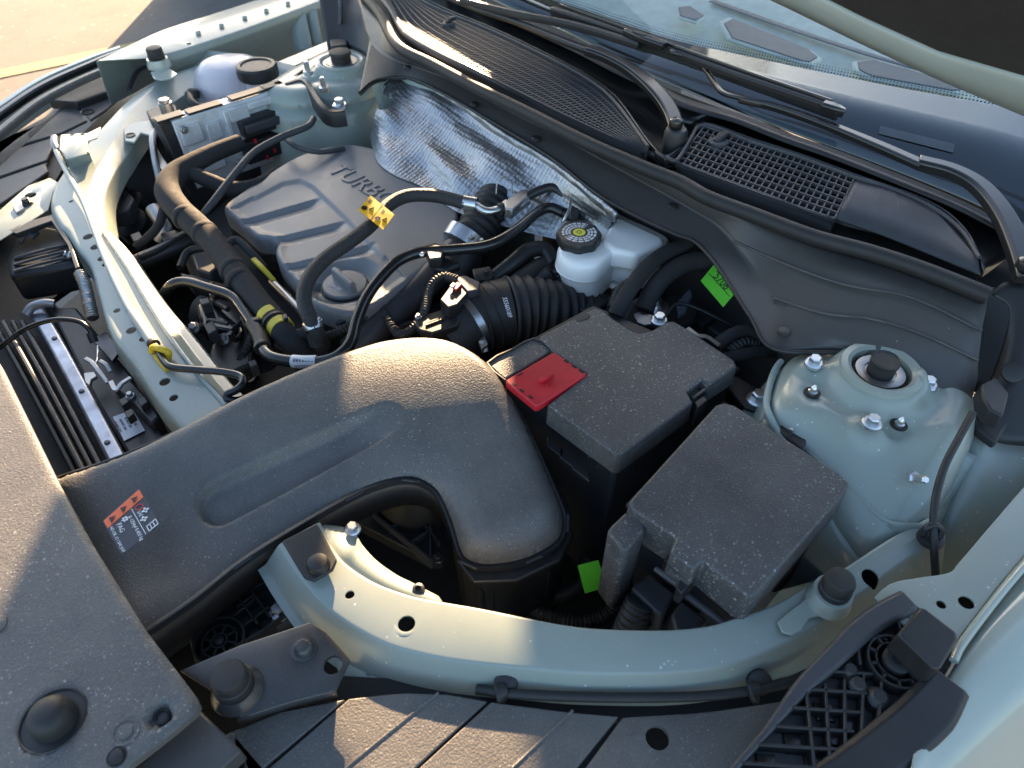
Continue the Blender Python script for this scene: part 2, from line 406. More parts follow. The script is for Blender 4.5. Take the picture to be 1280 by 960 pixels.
# ================================================================ the setting
def ground():
    v = [(-60, -60, 0), (60, -60, 0), (60, 60, 0), (-60, 60, 0)]
    o = raw('ground', v, [[0, 1, 2, 3]], 'concrete'); o['kind'] = 'structure'
    a, b = P(0, 92, .004), P(300, 30, .004); d = (b - a).normalized(); n = Vector((-d.y, d.x, 0))
    q = raw('parking_line', [a - d * 2 - n * .06, a + d * 6 - n * .06, a + d * 6 + n * .06, a - d * 2 + n * .06], [[0, 1, 2, 3]], 'line_paint', o)
    a, b = P(0, 97, .003), P(120, 66, .003); d = (b - a).normalized(); n = Vector((-d.y, d.x, 0))
    raw('expansion_joint', [a - d * 3 - n * .012, a + d * 9 - n * .012, a + d * 9 + n * .012, a - d * 3 + n * .012], [[0, 1, 2, 3]], 'deep_black', o)
ground()
def wall():
    # unseen blocks added beyond the passenger side to shape where the low sun falls
    def block(name, label, p0, p1, d, h, th, cat):
        t = T(name, label, cat); n = Vector((.602, .799, 0)); a = Vector((.799, -.602, 0))
        for k in range(2):
            z1 = h * (k + 1) / 2 - (0 if k else .006); prism('panel', [a * p + n * q + Vector((0, 0, z1)) for p, q in ((p0, d), (p1, d), (p1, d + th), (p0, d + th))], h / 2 - .006, 'concrete', t, .008)
    block('narrow_sun_blocker', 'narrow unseen concrete block added beyond the passenger side to shade the bay', -.395, -.15, 2.25, 2.4, .25, 'sun blocker')
    block('broad_sun_blocker', 'broad unseen concrete block added beside the narrow one to shade cowl and strut tower', .022, .95, 3.2, 2.6, .2, 'wall')
    block('low_sun_blocker', 'long low unseen concrete block added across the lot to shade the ground and far fender', -2.03, 1.4, 5.6, 2.18, .2, 'wall')
wall()
# ================================================================ painted body
body = T('car_body', 'pale green painted body shell around the open engine bay', 'car body')
def near_rail():
    fr = [(341, 684), (361, 717), (388, 751), (418, 778), (462, 805), (502, 821), (570, 835), (667, 845), (734, 850), (835, 850), (902, 843), (936, 834), (1001, 805), (1051, 772), (1092, 742), (1142, 704), (1189, 677)]
    inn = [(401, 652), (421, 690), (440, 709), (469, 727), (500, 739), (530, 747), (600, 759), (701, 779), (760, 785), (835, 786), (885, 781), (917, 772), (967, 755), (1010, 730), (1051, 711), (1105, 676), (1159, 646)]
    z = .925; secs = []
    for i, (a, b) in enumerate(zip(fr, inn)):
        A, B = P(*a, z - .003), P(*b, z); out = (A - B); out.z = 0; out.normalize()
        hang = .045 if i > 4 else .02 + .005 * i
        secs.append([B + Vector((0, 0, -.03)) + out * .006, B, B - Vector((0, 0, .0)) + out * .012, A - out * .006, A + out * .004 + Vector((0, 0, -hang * .55)), A + out * .012 + Vector((0, 0, -hang)), A + out * .020 + Vector((0, 0, -hang - .002))])
    o = lin('side_rail', secs, 'paint', body, 5, .0018, .003)
    bake(o)
    boolean(o, [peg(P(508, 779, z), .0075), peg(P(437, 743, z), .0042), peg(P(1089, 721, z), .0082), peg(P(1042, 735, z), .003)]); o.data.set_sharp_from_angle(angle=R(14))
    # pressed ring round the large hole, weld dimples
    for (u, v, r0, r1) in ((508, 779, .0078, .0125), (437, 743, .0044, .0085)):
        lathe('pressed_ring', [(r0, -.0006), (r0, .0001), ((r0 + r1) / 2, .00035), (r1, -.0005)], P(u, v, z - .0018), 'paint', body, seg=32, cap=False)
    for (u, v) in ((461, 757), (567, 792), (1137, 662)):
        lathe('weld_dimple', [(.0042, -.001), (.004, 0), (.003, .0), (.0022, -.0002)], P(u, v, z - .0019), 'paint', body, seg=16)
    # inner lower flange beside the air box
    fl = [(405, 655), (440, 662), (452, 680), (470, 700), (495, 718), (515, 728), (548, 745)]; fi = [(401, 660), (421, 697), (440, 715), (469, 731), (500, 743), (530, 751), (556, 756)]
    lin('rail_flange', [[P(*a, z - .012), P(*b, z - .004)] for a, b in zip(fl, fi)], 'paint', body, 5, .0016, 0)
    hexbolt(P(441, 662, z - .012), .008, body, 'zinc'); lathe('grommet', [(.006, -.002), (.0055, .002), (.003, .003), (.0025, .001)], P(523, 737, z - .008), 'black_plastic', body, seg=16)
    # corner tab below the rail end
    tabp = [(400, 783), (440, 800), (470, 814), (500, 826), (512, 845), (508, 858), (490, 862), (425, 850), (418, 820)]
    o = prism('corner_tab', PP(tabp, .885), .003, 'paint', body, .001); boolean(bake(o), [peg(P(462, 840, .885), .0035)])
near_rail()
prism('rail_hole_shade', PP([(1000, 760), (1040, 722), (1090, 700), (1130, 690), (1130, 712), (1060, 760), (1010, 785)], .902), .002, 'deep_black', body, 0)  # black plate added as the shade seen inside the rail hole
def bumper_stop(u, v, z, s, leg):
    b = P(u, v, z)
    prism('stop_bracket', [P(*q, z + .0025) for q in leg], .0025, 'gloss_paint', body, .0008)
    lathe('stop_cup', [(.019 * s, 0), (.0185 * s, .006), (.0165 * s, .014), (.0162 * s, .016), (.012 * s, .0155)], b + Vector((0, 0, .002)), 'gloss_paint', body)
    r = lathe('rubber_stop', [(.0125 * s, 0), (.0135 * s, .003), (.0135 * s, .008), (.0125 * s, .009), (.0125 * s, .019), (.011 * s, .0225), (.006 * s, .0235)], b + Vector((0, 0, .0165)), 'rubber', body)
bumper_stop(1034, 752, .927, 1.0, [(972, 777), (984, 766), (1003, 752), (1012, 742), (1050, 735), (1062, 740), (1056, 757), (1030, 768), (1012, 772), (1002, 788), (990, 794), (978, 790)])
# ---- near strut tower
def near_tower():
    z = .98
    out = [(964, 505), (967, 478), (978, 452), (1000, 436), (1050, 424), (1120, 426), (1180, 450), (1228, 500), (1222, 545), (1200, 600), (1165, 640), (1120, 650), (1085, 625), (1050, 590), (1012, 555), (980, 528)]
    W = cr(PP(out, z - .02), 4, True); c = P(1100, 465, z)
    tl = (P(1125, 640, .95) - c); tl.z = 0; tl.normalize()
    arms = [P(1019, 450, z), P(1162, 477, z), P(1092, 525, z)]
    def zf(X, Y, D):
        h = z - .012 - rnd(D, .030, .026)
        r = np.hypot(X - c.x, Y - c.y)
        s = (X - c.x) * tl.x + (Y - c.y) * tl.y; h = h - .42 * np.maximum(0, s - .055)
        h = h + .014 * (1 - smooth(r, .040, .056)) - .0035 * np.exp(-((r - .064) / .008) ** 2)
        for a in arms:
            q = np.hypot(X - a.x, Y - a.y); h = h + .006 * (1 - smooth(q, .010, .024))
        for (u, v) in ((1015, 492), (1123, 532)):
            p = P(u, v, z - .012); q = np.hypot(X - p.x, Y - p.y); h = h - .002 * (1 - smooth(q, .008, .014))
        return h
    o = field('strut_tower', W, zf, .002, 'paint', body, .0035, cut=[peg(c + Vector((0, 0, -.005)), .031, .1)])
    W = [p - Vector((0, 0, .42 * max(0, (p - c).dot(tl) - .055))) for p in W]
    wall = [[p + Vector((0, 0, -.022)), p + (p - c).normalized() * .012 + Vector((0, 0, -.045)), p + (p - c).normalized() * .02 + Vector((0, 0, -.12)), p + (p - c).normalized() * .03 + Vector((0, 0, -.28))] for p in W]
    loft('tower_wall', wall + [wall[0]], 'paint', body, 1, 3)
    # sealed seam round the tower foot
    tube('seam_sealer', [p + (p - c).normalized() * .003 + Vector((0, 0, -.006)) for p in W[-12:] + W[:10]], .0036, 'sealer', body, 2, 8)
    t = body
    lathe('tower_collar', [(.030, -.012), (.030, .0045), (.034, .007), (.0405, .006), (.0415, .002), (.0425, -.006)], c, 'paint', t, seg=44)
    lathe('strut_bearing', [(.0290, -.02), (.0285, -.003), (.026, -.0005), (.024, -.001), (.016, -.004), (.015, -.012)], c, 'rubber', t, seg=40)
    m = lathe('strut_washer', [(.0248, -.0015), (.0248, .0005), (.0205, .0015), (.016, .0005), (.0155, -.003)], c + Vector((0, 0, .001)), 'dull_steel', t, seg=36)
    lathe('strut_cap', [(.0135, -.004), (.0135, .011), (.0145, .012), (.0148, .016), (.0135, .018), (.012, .0165), (.003, .016)], c + Vector((0, 0, .001)), 'rubber', t, seg=36)
    for a in arms: hexbolt(a + Vector((0, 0, -.0052)), .0098, t)
    for (u, v) in ((1015, 492), (1123, 532)):
        p = P(u, v, z - .014); lathe('stud', [(.0052, -.001), (.005, .004), (.0035, .005), (.0037, .008), (.003, .0095), (.0012, .012)], p, 'zinc', t, seg=12); lathe('stud_hole', [(.0085, -.0003), (.0085, .0006), (.006, .0004)], p + Vector((0, 0, .0008)), 'deep_black', t, seg=18)
    p = P(1142, 597, .955); lathe('stud', [(.0062, -.004), (.0062, .002), (.004, .003), (.004, .016), (.003, .0175)], p, 'zinc', t, nrm=(-.35, -.6, .7), seg=6, ang=20)
near_tower()
# ---- wheelhouse side, fender and its flange
def near_fender():
    # sloping apron between tower and fender
    rows = [[(1190, 490, .93), (1180, 560, .91), (1160, 630, .88), (1140, 690, .84), (1125, 735, .80)], [(1228, 495, .955), (1215, 570, .935), (1190, 640, .905), (1165, 700, .86), (1145, 745, .82)],
            [(1260, 520, .945), (1250, 590, .925), (1228, 660, .895), (1200, 720, .85), (1180, 770, .81)],
            [(1330, 520, .945), (1310, 580, .93), (1275, 650, .905), (1240, 720, .87), (1210, 780, .83)]]
    loft('apron', [[P(*p) for p in r] for r in rows], 'paint', body, 5, 5)
    loft('inner_apron', [[P(1008, 562, .945), P(1062, 606, .938), P(1108, 648, .93), P(1160, 655, .93)], [P(995, 582, .905), P(1045, 632, .905), P(1090, 672, .905), P(1140, 690, .90)], [P(980, 610, .86), P(1030, 665, .86), P(1075, 705, .865), P(1125, 720, .87)]], 'paint', body, 6, 6)
    loft('brushed_sealer', [[P(1030, 590, .934), P(1075, 630, .928), P(1110, 655, .926)], [P(1022, 606, .912), P(1062, 645, .910), P(1098, 672, .908)]], 'sealer', body, 5, 5, solid=.0016)
    for (u, v, zz) in ((1052, 650, .899), (1078, 664, .905), (1098, 690, .893)): lathe('pressed_bump', [(.007, -.003), (.006, .0005), (.003, .002)], P(u, v, zz), 'paint', body, nrm=(-.3, -.4, .8), seg=18)
    # brushed sealer patch
    loft('brushed_sealer', [[P(u, v, z + .0015) for u, v, z in r] for r in ([(1195, 560, .945), (1150, 600, .935), (1115, 612, .938)], [(1222, 570, .936), (1188, 625, .912), (1150, 652, .915)])], 'sealer', body, 5, 5, solid=.0012)
    z = .955
    prism('flange_hole_shade', PP([(1165, 765), (1178, 742), (1212, 735), (1225, 750), (1205, 775), (1180, 780)], .935), .002, 'deep_black', body, 0)  # black sheet set below so the flange holes look shaded
    fl = [(1093, 747), (1102, 738), (1118, 728), (1150, 722), (1186, 716), (1200, 702), (1240, 655), (1300, 585), (1340, 540), (1450, 425)]
    fo = [(1150, 800), (1158, 800), (1172, 802), (1190, 815), (1197, 800), (1212, 780), (1262, 715), (1330, 640), (1380, 590), (1500, 480)]
    o = lin('fender_flange', [[P(*a, z - .010), P(*a, z - .002), P((a[0] * .3 + b[0] * .7), (a[1] * .3 + b[1] * .7), z), P(*b, z + .001), P(b[0] + 4, b[1] + 5, z - .012)] for a, b in zip(fl, fo)], 'paint', body, 5, .0016, .003)
    bake(o); boolean(o, [peg(P(1208, 753, z), .0062), peg(P(1177, 755, z), .004)])
    tube('door_edge_bead', [P(1192, 826, z + .004), P(1206, 800, z + .004), P(1262, 728, z + .004), P(1330, 652, z + .004)], .0035, 'gloss_paint', body, 6, 8)
    # outer fender skin
    a = [(1192, 836), (1215, 800), (1265, 735), (1345, 650), (1500, 495)]; b = [(1150, 915), (1182, 860), (1240, 785), (1345, 690), (1510, 535)]; c = [(1135, 985), (1170, 930), (1240, 850), (1360, 740), (1530, 580)]; d = [(1120, 1080), (1190, 1000), (1290, 900), (1400, 800), (1570, 650)]
    zz = [.945, .957, .957, .93]
    loft('fender', [[P(*s[i], q) for s, q in zip((a, b, c, d), zz)] + [P(*d[i], .93) + Vector((-.01, -.05, -.10)), P(*d[i], .93) + Vector((0, -.07, -.35))] for i in range(5)], 'gloss_paint', body, 6, 6)
near_fender()
# ---- upper cross member (radiator support) and its far corner
def cross_member():
    fr = [(198, 97), (161, 124), (128, 158), (101, 188), (80, 213), (67, 235), (64, 259), (74, 280), (84, 290), (96, 309), (113, 331), (124, 368), (135, 405), (146, 427), (168, 455), (194, 494), (215, 520), (240, 550), (290, 610)]
    rd = [(260, 78), (202, 102), (168, 134), (148, 165), (132, 192), (118, 218), (111, 245), (118, 268), (127, 281), (141, 309), (154, 330), (176, 362), (195, 394), (208, 414), (232, 450), (262, 487), (285, 512), (308, 540), (350, 600)]
    rf = [(290, 90), (225, 122), (190, 153), (168, 181), (155, 200), (144, 216), (131, 247), (134, 283), (140, 291), (160, 312), (175, 334), (198, 368), (216, 391), (228, 404), (254, 436), (284, 474), (306, 496), (330, 525), (370, 580)]
    secs = []
    for i, (a, b, c) in enumerate(zip(fr, rd, rf)):
        w = min(1, max(0, (i - 6) / 4)); A = P(*a, .905); B = P(*b, .908); C = P(*c, .893)
        out = (A - B); out.z = 0; out.normalize()
        secs.append([A + out * .006 + Vector((0, 0, -.04)), A + out * .002 + Vector((0, 0, -.004)), A - out * .005, B, B.lerp(C, .55) + Vector((0, 0, -.001 - .004 * w)), C, C + out * -.008 + Vector((0, 0, -.025))])
    o = lin('cross_member', secs, 'paint', body, 5, .0018, .003); bake(o)
    z = .906
    cuts = []
    for (u, v, ru) in ((110, 296, .012), (119, 309, .011), (128, 323, .011), (133, 330, .010)):
        cuts.append(peg(P(u, v, z), ru * .62, seg=16))
    for (u, v, r) in ((89, 252, .0035), (146, 388, .0045), (164, 413, .0065), (179, 424, .005), (206, 477, .0065), (217, 497, .0052)): cuts.append(peg(P(u, v, z), r, seg=16))
    boolean(o, cuts); o.data.set_sharp_from_angle(angle=R(16))
    # long fold on the top face
    tube('pressed_fold', [(130, 292, .907), (160, 335, .9085), (190, 385, .9095), (230, 445, .9095), (283, 507, .909)], .0035, 'paint', body, 6, 8)
    # mounting ear of the lamp bracket on the corner
    o = prism('mounting_ear', PP([(76, 168), (110, 166), (126, 158), (122, 172), (110, 176), (108, 192), (85, 198), (74, 186)], .935), .0025, 'gloss_paint', body, .0012)
    boolean(bake(o), [peg(P(90, 168.5, .935), .004), peg(P(103, 168, .935), .004)])
    prism('ear_web', PP([(74, 186), (108, 180), (112, 192), (92, 198), (82, 200)], .92), .02, 'paint', body, .002)
    # sheet gusset in front of the corner
    o = prism('front_gusset', PP([(-20, 275), (0, 262), (35, 232), (62, 222), (73, 228), (66, 240), (60, 262), (40, 275), (0, 300), (-20, 305)], .90), .002, 'paint', body, .001)
    boolean(bake(o), [peg(P(38, 244, .9), .009)])
    hexbolt(P(34, 254, .901), .009, body, 'dark_steel'); prism('spacer', PP([(15, 258), (26, 252), (30, 260), (20, 266)], .904), .005, 'dull_steel', body, .001)
cross_member()
def far_side():
    # stop on the far corner
    bumper_stop(200, 84, .925, 1.25, [(188, 90), (210, 84), (222, 92), (214, 98), (202, 100), (192, 98)])
    # far rail continuing to the far tower
    a = [(235, 66), (262, 74), (310, 80), (350, 92), (395, 110)]; b = [(222, 72), (240, 88), (275, 98), (320, 112), (380, 128)]; c = [(246, 60), (270, 64), (318, 70), (360, 80), (410, 92)]
    lin('far_rail', [[P(*p, .925), P(*q, .91), P(*r, .895)] for p, q, r in zip(c, a, b)], 'paint', body, 5, .0018, .003)
    # fender flange beyond the rail
    o1 = [(120, 76), (150, 62), (201, 38), (260, 19), (319, 0), (400, -26)]; i1 = [(190, 72), (214, 66), (240, 58), (300, 38), (350, 20), (420, -6)]
    o = lin('fender_flange', [[P(*p, .945) + Vector((0, .03, -.10)), P(*p, .945), P(p[0] * .5 + q[0] * .5, p[1] * .5 + q[1] * .5, .943), P(*q, .940), P(*q, .940) + Vector((0, -.003, -.014)), P(*q, .926) + Vector((0, .012, -.10))] for p, q in zip(o1, i1)], 'paint', body, 5, .0016, .003)
    bake(o); boolean(o, [peg(P(236, 54, .942), .005)])
    for (u, v) in ((248, 42), (277, 33), (306, 23), (333, 14), (360, 5)):
        lathe('flange_tab', [(.006, 0), (.005, .004), (.003, .006)], P(u, v, .944), 'paint', body, seg=12)
    # inner apron between flange and tower
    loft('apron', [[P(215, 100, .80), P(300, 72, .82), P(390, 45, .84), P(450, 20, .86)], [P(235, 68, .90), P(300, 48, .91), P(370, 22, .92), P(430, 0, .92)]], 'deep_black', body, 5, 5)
    for k, (u, w) in enumerate(((362, 20), (382, 14))):
        lin('fender_brace', [[P(u + d, 16 - k * 4, .93) for d in (0, w * .4, w)], [P(u + 6 + d, 66 - k * 6, .86) for d in (0, w * .5, w * 1.2)]], 'paint', body, 5, .0016, .002)
    prism('apron_ledge', PP([(345, 78), (412, 50), (420, 58), (360, 86)], .915), .003, 'paint', body, .001)
    # far strut tower
    z = .965; c = P(427, 78, z)
    out = [(318, 112), (338, 98), (365, 82), (400, 64), (440, 56), (472, 64), (480, 86), (466, 106), (436, 116), (400, 118), (360, 122)]
    W = cr(PP(out, z - .02), 4, True)
    def zf(X, Y, D):
        r = np.hypot(X - c.x, Y - c.y); h = z - .014 - rnd(D, .03, .026) + .016 * (1 - smooth(r, .045, .062))
        for u, v in ((385, 88), (405, 108)):
            p = P(u, v, z); q = np.hypot(X - p.x, Y - p.y); h = h + .006 * (1 - smooth(q, .012, .026))
        return h
    field('strut_tower', W, zf, .03, 'paint', body, .005)
    wall = [[p + Vector((0, 0, -.022)), p + (p - c).normalized() * .02 + Vector((0, 0, -.1)), p + (p - c).normalized() * .04 + Vector((0, 0, -.3))] for p in W]
    loft('tower_wall', wall + [wall[0]], 'paint', body, 1, 3)
    lathe('tower_collar', [(.036, -.012), (.036, .003), (.041, .005), (.046, .003), (.047, -.008)], c, 'paint', body, seg=36)
    lathe('strut_bearing', [(.0358, -.02), (.0345, .001), (.026, .0015), (.018, -.002)], c, 'rubber', body, seg=32)
    lathe('strut_washer', [(.030, .0005), (.030, .003), (.018, .003), (.018, -.002)], c, 'dull_steel', body, seg=32)
    lathe('strut_cap', [(.019, 0), (.019, .014), (.021, .016), (.020, .021), (.016, .022)], c, 'rubber', body, seg=28)
    for u, v in ((385, 90), (405, 110)): lathe('stud', [(.009, -.006), (.009, .002), (.005, .003), (.005, .018), (.003, .02)], P(u, v, z - .006), 'zinc', body, seg=12)
    p = P(425, 132, .955); hexbolt(p, .013, body)
far_side()
def firewall():
    # bulkhead below the cowl
    a = [(440, 100), (480, 100), (560, 135), (640, 180), (740, 250), (860, 310), (960, 430), (1000, 445)]
    mk_ = lambda L, o: [[P(u, v, .985) + Vector((o, 0, -.004)), P(u, v, .985) + Vector((o + .015, 0, -.12)), P(u, v, .985) + Vector((o + .02, 0, -.5))] for u, v in L]
    loft('bulkhead', mk_(a[:4], .035), 'paint', body, 4, 3)
    loft('bulkhead_dark', mk_(a[3:], .055), 'insulation', body, 4, 3)  # rest of the bulkhead, in a dark material
    raw('wheel_liner', [(.16, 1.46, .88), (.95, 1.46, .88), (.95, 1.46, .3), (.16, 1.46, .3)], [[0, 1, 2, 3]], 'deep_black', body, solid=.003)
    tray = raw('under_tray', [(-.36, -.05, .50), (.95, -.05, .50), (.95, 1.5, .50), (.2, 1.7, .50), (-.1, 1.5, .50), (-.36, 1.0, .50)], [[0, 1, 2, 3, 4, 5]], 'deep_black', body)
    raw('side_liner', [P(640, 830, .86), P(1150, 690, .84), P(1150, 690, .5), P(640, 830, .5)], [[0, 1, 2, 3]], 'deep_black', body)
firewall()
tube('windshield_pillar', [Vector((.86, 1.42, 1.02)), Vector((1.15, 1.39, 1.18)), Vector((1.5, 1.33, 1.37)), Vector((1.95, 1.25, 1.60))], .055, 'gloss_paint', body, 6, 16)
# ================================================================ cowl, windshield, wipers, bonnet
def strip(name, pts, widths, thick, mat, parent=None, n=6, bevel=.0012, up=(0, 0, 1)):
    """flat bar swept along picture points"""
    W = [P(*p) if not isinstance(p, Vector) else p for p in pts]
    path = cr([(w.x, w.y, w.z) for w in W], n); ws = []
    for i in range(len(widths) - 1):
        for k in range(n): ws.append(widths[i] + (widths[i + 1] - widths[i]) * k / n)
    ws.append(widths[-1]); V = []; F = []; up = Vector(up)
    for i, p in enumerate(path):
        tg = (path[min(i + 1, len(path) - 1)] - path[max(i - 1, 0)]).normalized(); s = tg.cross(up).normalized(); u2 = s.cross(tg)
        w = ws[i] / 2; t = thick
        V += [p + s * w - u2 * t, p + s * w - u2 * t * .25, p + s * w * .72, p - s * w * .72, p - s * w - u2 * t * .25, p - s * w - u2 * t]
    m = len(path)
    for i in range(m - 1):
        for k in range(6): a = i * 6 + k; b = i * 6 + (k + 1) % 6; F.append([a, b, b + 6, a + 6])
    F.append([5, 4, 3, 2, 1, 0]); F.append([(m - 1) * 6 + k for k in range(6)])
    return raw(name, V, F, mat, parent, bevel, 2, ang=30)
cowl = T('windshield_cowl', 'black plastic cowl trim with leaf grilles along the windshield base', 'cowl panel')
SEAL = [(446, -14), (474, 17), (497, 57), (541, 81), (598, 111), (665, 144), (732, 178), (800, 208), (850, 228), (884, 247), (945, 270), (1018, 297), (1085, 315), (1152, 337), (1236, 370)]
BT = [(462, 50), (478, 66), (500, 77), (530, 86), (578, 106), (640, 140), (700, 170), (765, 206), (833, 243), (866, 262), (900, 285), (945, 342), (990, 402), (1060, 430), (1222, 474)]
BB = [(449, 116), (462, 104), (480, 98), (512, 98), (556, 118), (625, 158), (690, 198), (755, 248), (838, 290), (868, 302), (896, 332), (938, 396), (968, 436), (1062, 441), (1210, 516)]
def cowl_lower():
    zs = [1.03] * 15; zt = [1.0] * 4 + [.998] * 6 + [.996, .99, .985, .985, .975]; zb = [.985] * 4 + [.99] * 7 + [.983, .975, .975, .955]
    secs = []
    for s, t, b, a1, a2, a3 in zip(SEAL, BT, BB, zs, zt, zb):
        A, B, C = P(*s, a1), P(*t, a2), P(*b, a3)
        secs.append([A, A.lerp(B, .35) + Vector((-.004, 0, -.002)), A.lerp(B, .8) + Vector((-.004, 0, 0)), B, C, C + Vector((.004, 0, -.006))])
    lin('lower_panel', secs, 'panel_plastic', cowl, 5, .002, .003)
    # rounded lip and rubber seal
    tube('edge_lip', [P(*b, z + .001) for b, z in zip(BB, zb)][:14], .0026, 'black_plastic', cowl, 6, 8)
    tube('rubber_seal', [P(u, v, z + .004) for (u, v), z in zip(SEAL, zs)], .0095, 'rubber', cowl, 6, 14)
    for (u, v) in ((510, 84), (593, 130), (670, 173), (841, 258), (980, 415)):
        z = .9965 if u < 900 else .985
        lathe('push_rivet', [(.0075, -.001), (.0072, .0012), (.0055, .0028), (.0025, .0032)], P(u, v, z), 'black_plastic', cowl, seg=20)
    # pressed bead lines on the broad end of the panel
    for l in ([(915, 300), (985, 335), (1060, 358), (1140, 378), (1240, 415)], [(965, 372), (1030, 388), (1090, 398), (1150, 418), (1235, 455)]):
        def onp(u, v):
            # height of the panel surface below this picture point, between seal and fold
            best = None
            for s, t, a2 in zip(SEAL, BT, zt):
                d = abs((s[0] + t[0]) / 2 - u)
            ss = cr([(*s, z) for s, z in zip(SEAL, zs)], 6); tt = cr([(*t, z) for t, z in zip(BT, zt)], 6)
            bd = 1e9
            for p, q in zip(ss, tt):
                A, B = P(p.x, p.y, p.z), P(q.x, q.y, q.z)
                for k in range(21):
                    w = A.lerp(B, k / 20) + Vector((-.004, 0, -.001)); e = pix(w); d = math.hypot(e[0] - u, e[1] - v)
                    if d < bd: bd, best = d, w
            return best
        tube('bead_line', [onp(*q) + Vector((-.0012, 0, .0014)) for q in l], .0016, 'panel_plastic', cowl, 6, 6)
cowl_lower()
G0 = [(472, -30), (490, 7), (507, 36), (554, 66), (632, 106), (699, 140), (766, 171), (806, 187)]
G1 = [(505, -18), (527, 0), (564, 18), (618, 40), (685, 72), (732, 97), (766, 124), (810, 183)]
H0 = [(846, 203), (900, 223), (960, 245), (1043, 273)]
H1 = [(880, 158), (940, 178), (1000, 197), (1068, 222)]
def grille(name, lo, hi, nrow, pitch, z0, z1):
    A = cr([P(*p, z0) for p in lo], 14); B = cr([P(*p, z1) for p in hi], 14)
    # resample both edges evenly
    def even(L, n):
        d = [0]
        for i in range(len(L) - 1): d.append(d[-1] + (L[i + 1] - L[i]).length)
        out = []
        for k in range(n + 1):
            s = d[-1] * k / n; j = max(i for i in range(len(L)) if d[i] <= s + 1e-9); j = min(j, len(L) - 2)
            out.append(L[j].lerp(L[j + 1], (s - d[j]) / (d[j + 1] - d[j])))
        return out
    n = int(sum((A[i + 1] - A[i]).length for i in range(len(A) - 1)) / pitch); A, B = even(A, n), even(B, n)
    V = []; F = []
    def bar(a, b, w, t, up=Vector((0, 0, 1))):
        tg = (b - a).normalized(); s = tg.cross(up).normalized() * w; i = len(V); d = Vector((0, 0, -t))
        V.extend([a + s, a - s, b - s, b + s, a + s + d, a - s + d, b - s + d, b + s + d])
        F.extend([[i, i + 1, i + 2, i + 3], [i + 4, i + 7, i + 6, i + 5], [i, i + 4, i + 5, i + 1], [i + 2, i + 6, i + 7, i + 3], [i + 1, i + 5, i + 6, i + 2], [i, i + 3, i + 7, i + 4]])
    for a, b in zip(A, B): bar(a, b, .0009, .006)
    for r in range(nrow + 1):
        for i in range(n): bar(A[i].lerp(B[i], r / nrow) + Vector((0, 0, .0006)), A[i + 1].lerp(B[i + 1], r / nrow) + Vector((0, 0, .0006)), .00095, .0052)
    o = raw(name, V, F, 'grey_plastic', cowl, recalc=False); o['kind'] = 'stuff'
    lin('grille_well', [[a + Vector((0, 0, -.002)), a + Vector((.003, 0, -.03)), b + Vector((0, 0, -.03)), b + Vector((0, 0, -.002))] for a, b in zip(A[::4] + [A[-1]], B[::4] + [B[-1]])], 'deep_black', cowl, 1, .001, 0)
grille('leaf_grille', G0, G1, 9, .0085, 1.036, 1.045)
grille('leaf_grille', H0, H1, 7, .0088, 1.036, 1.046)
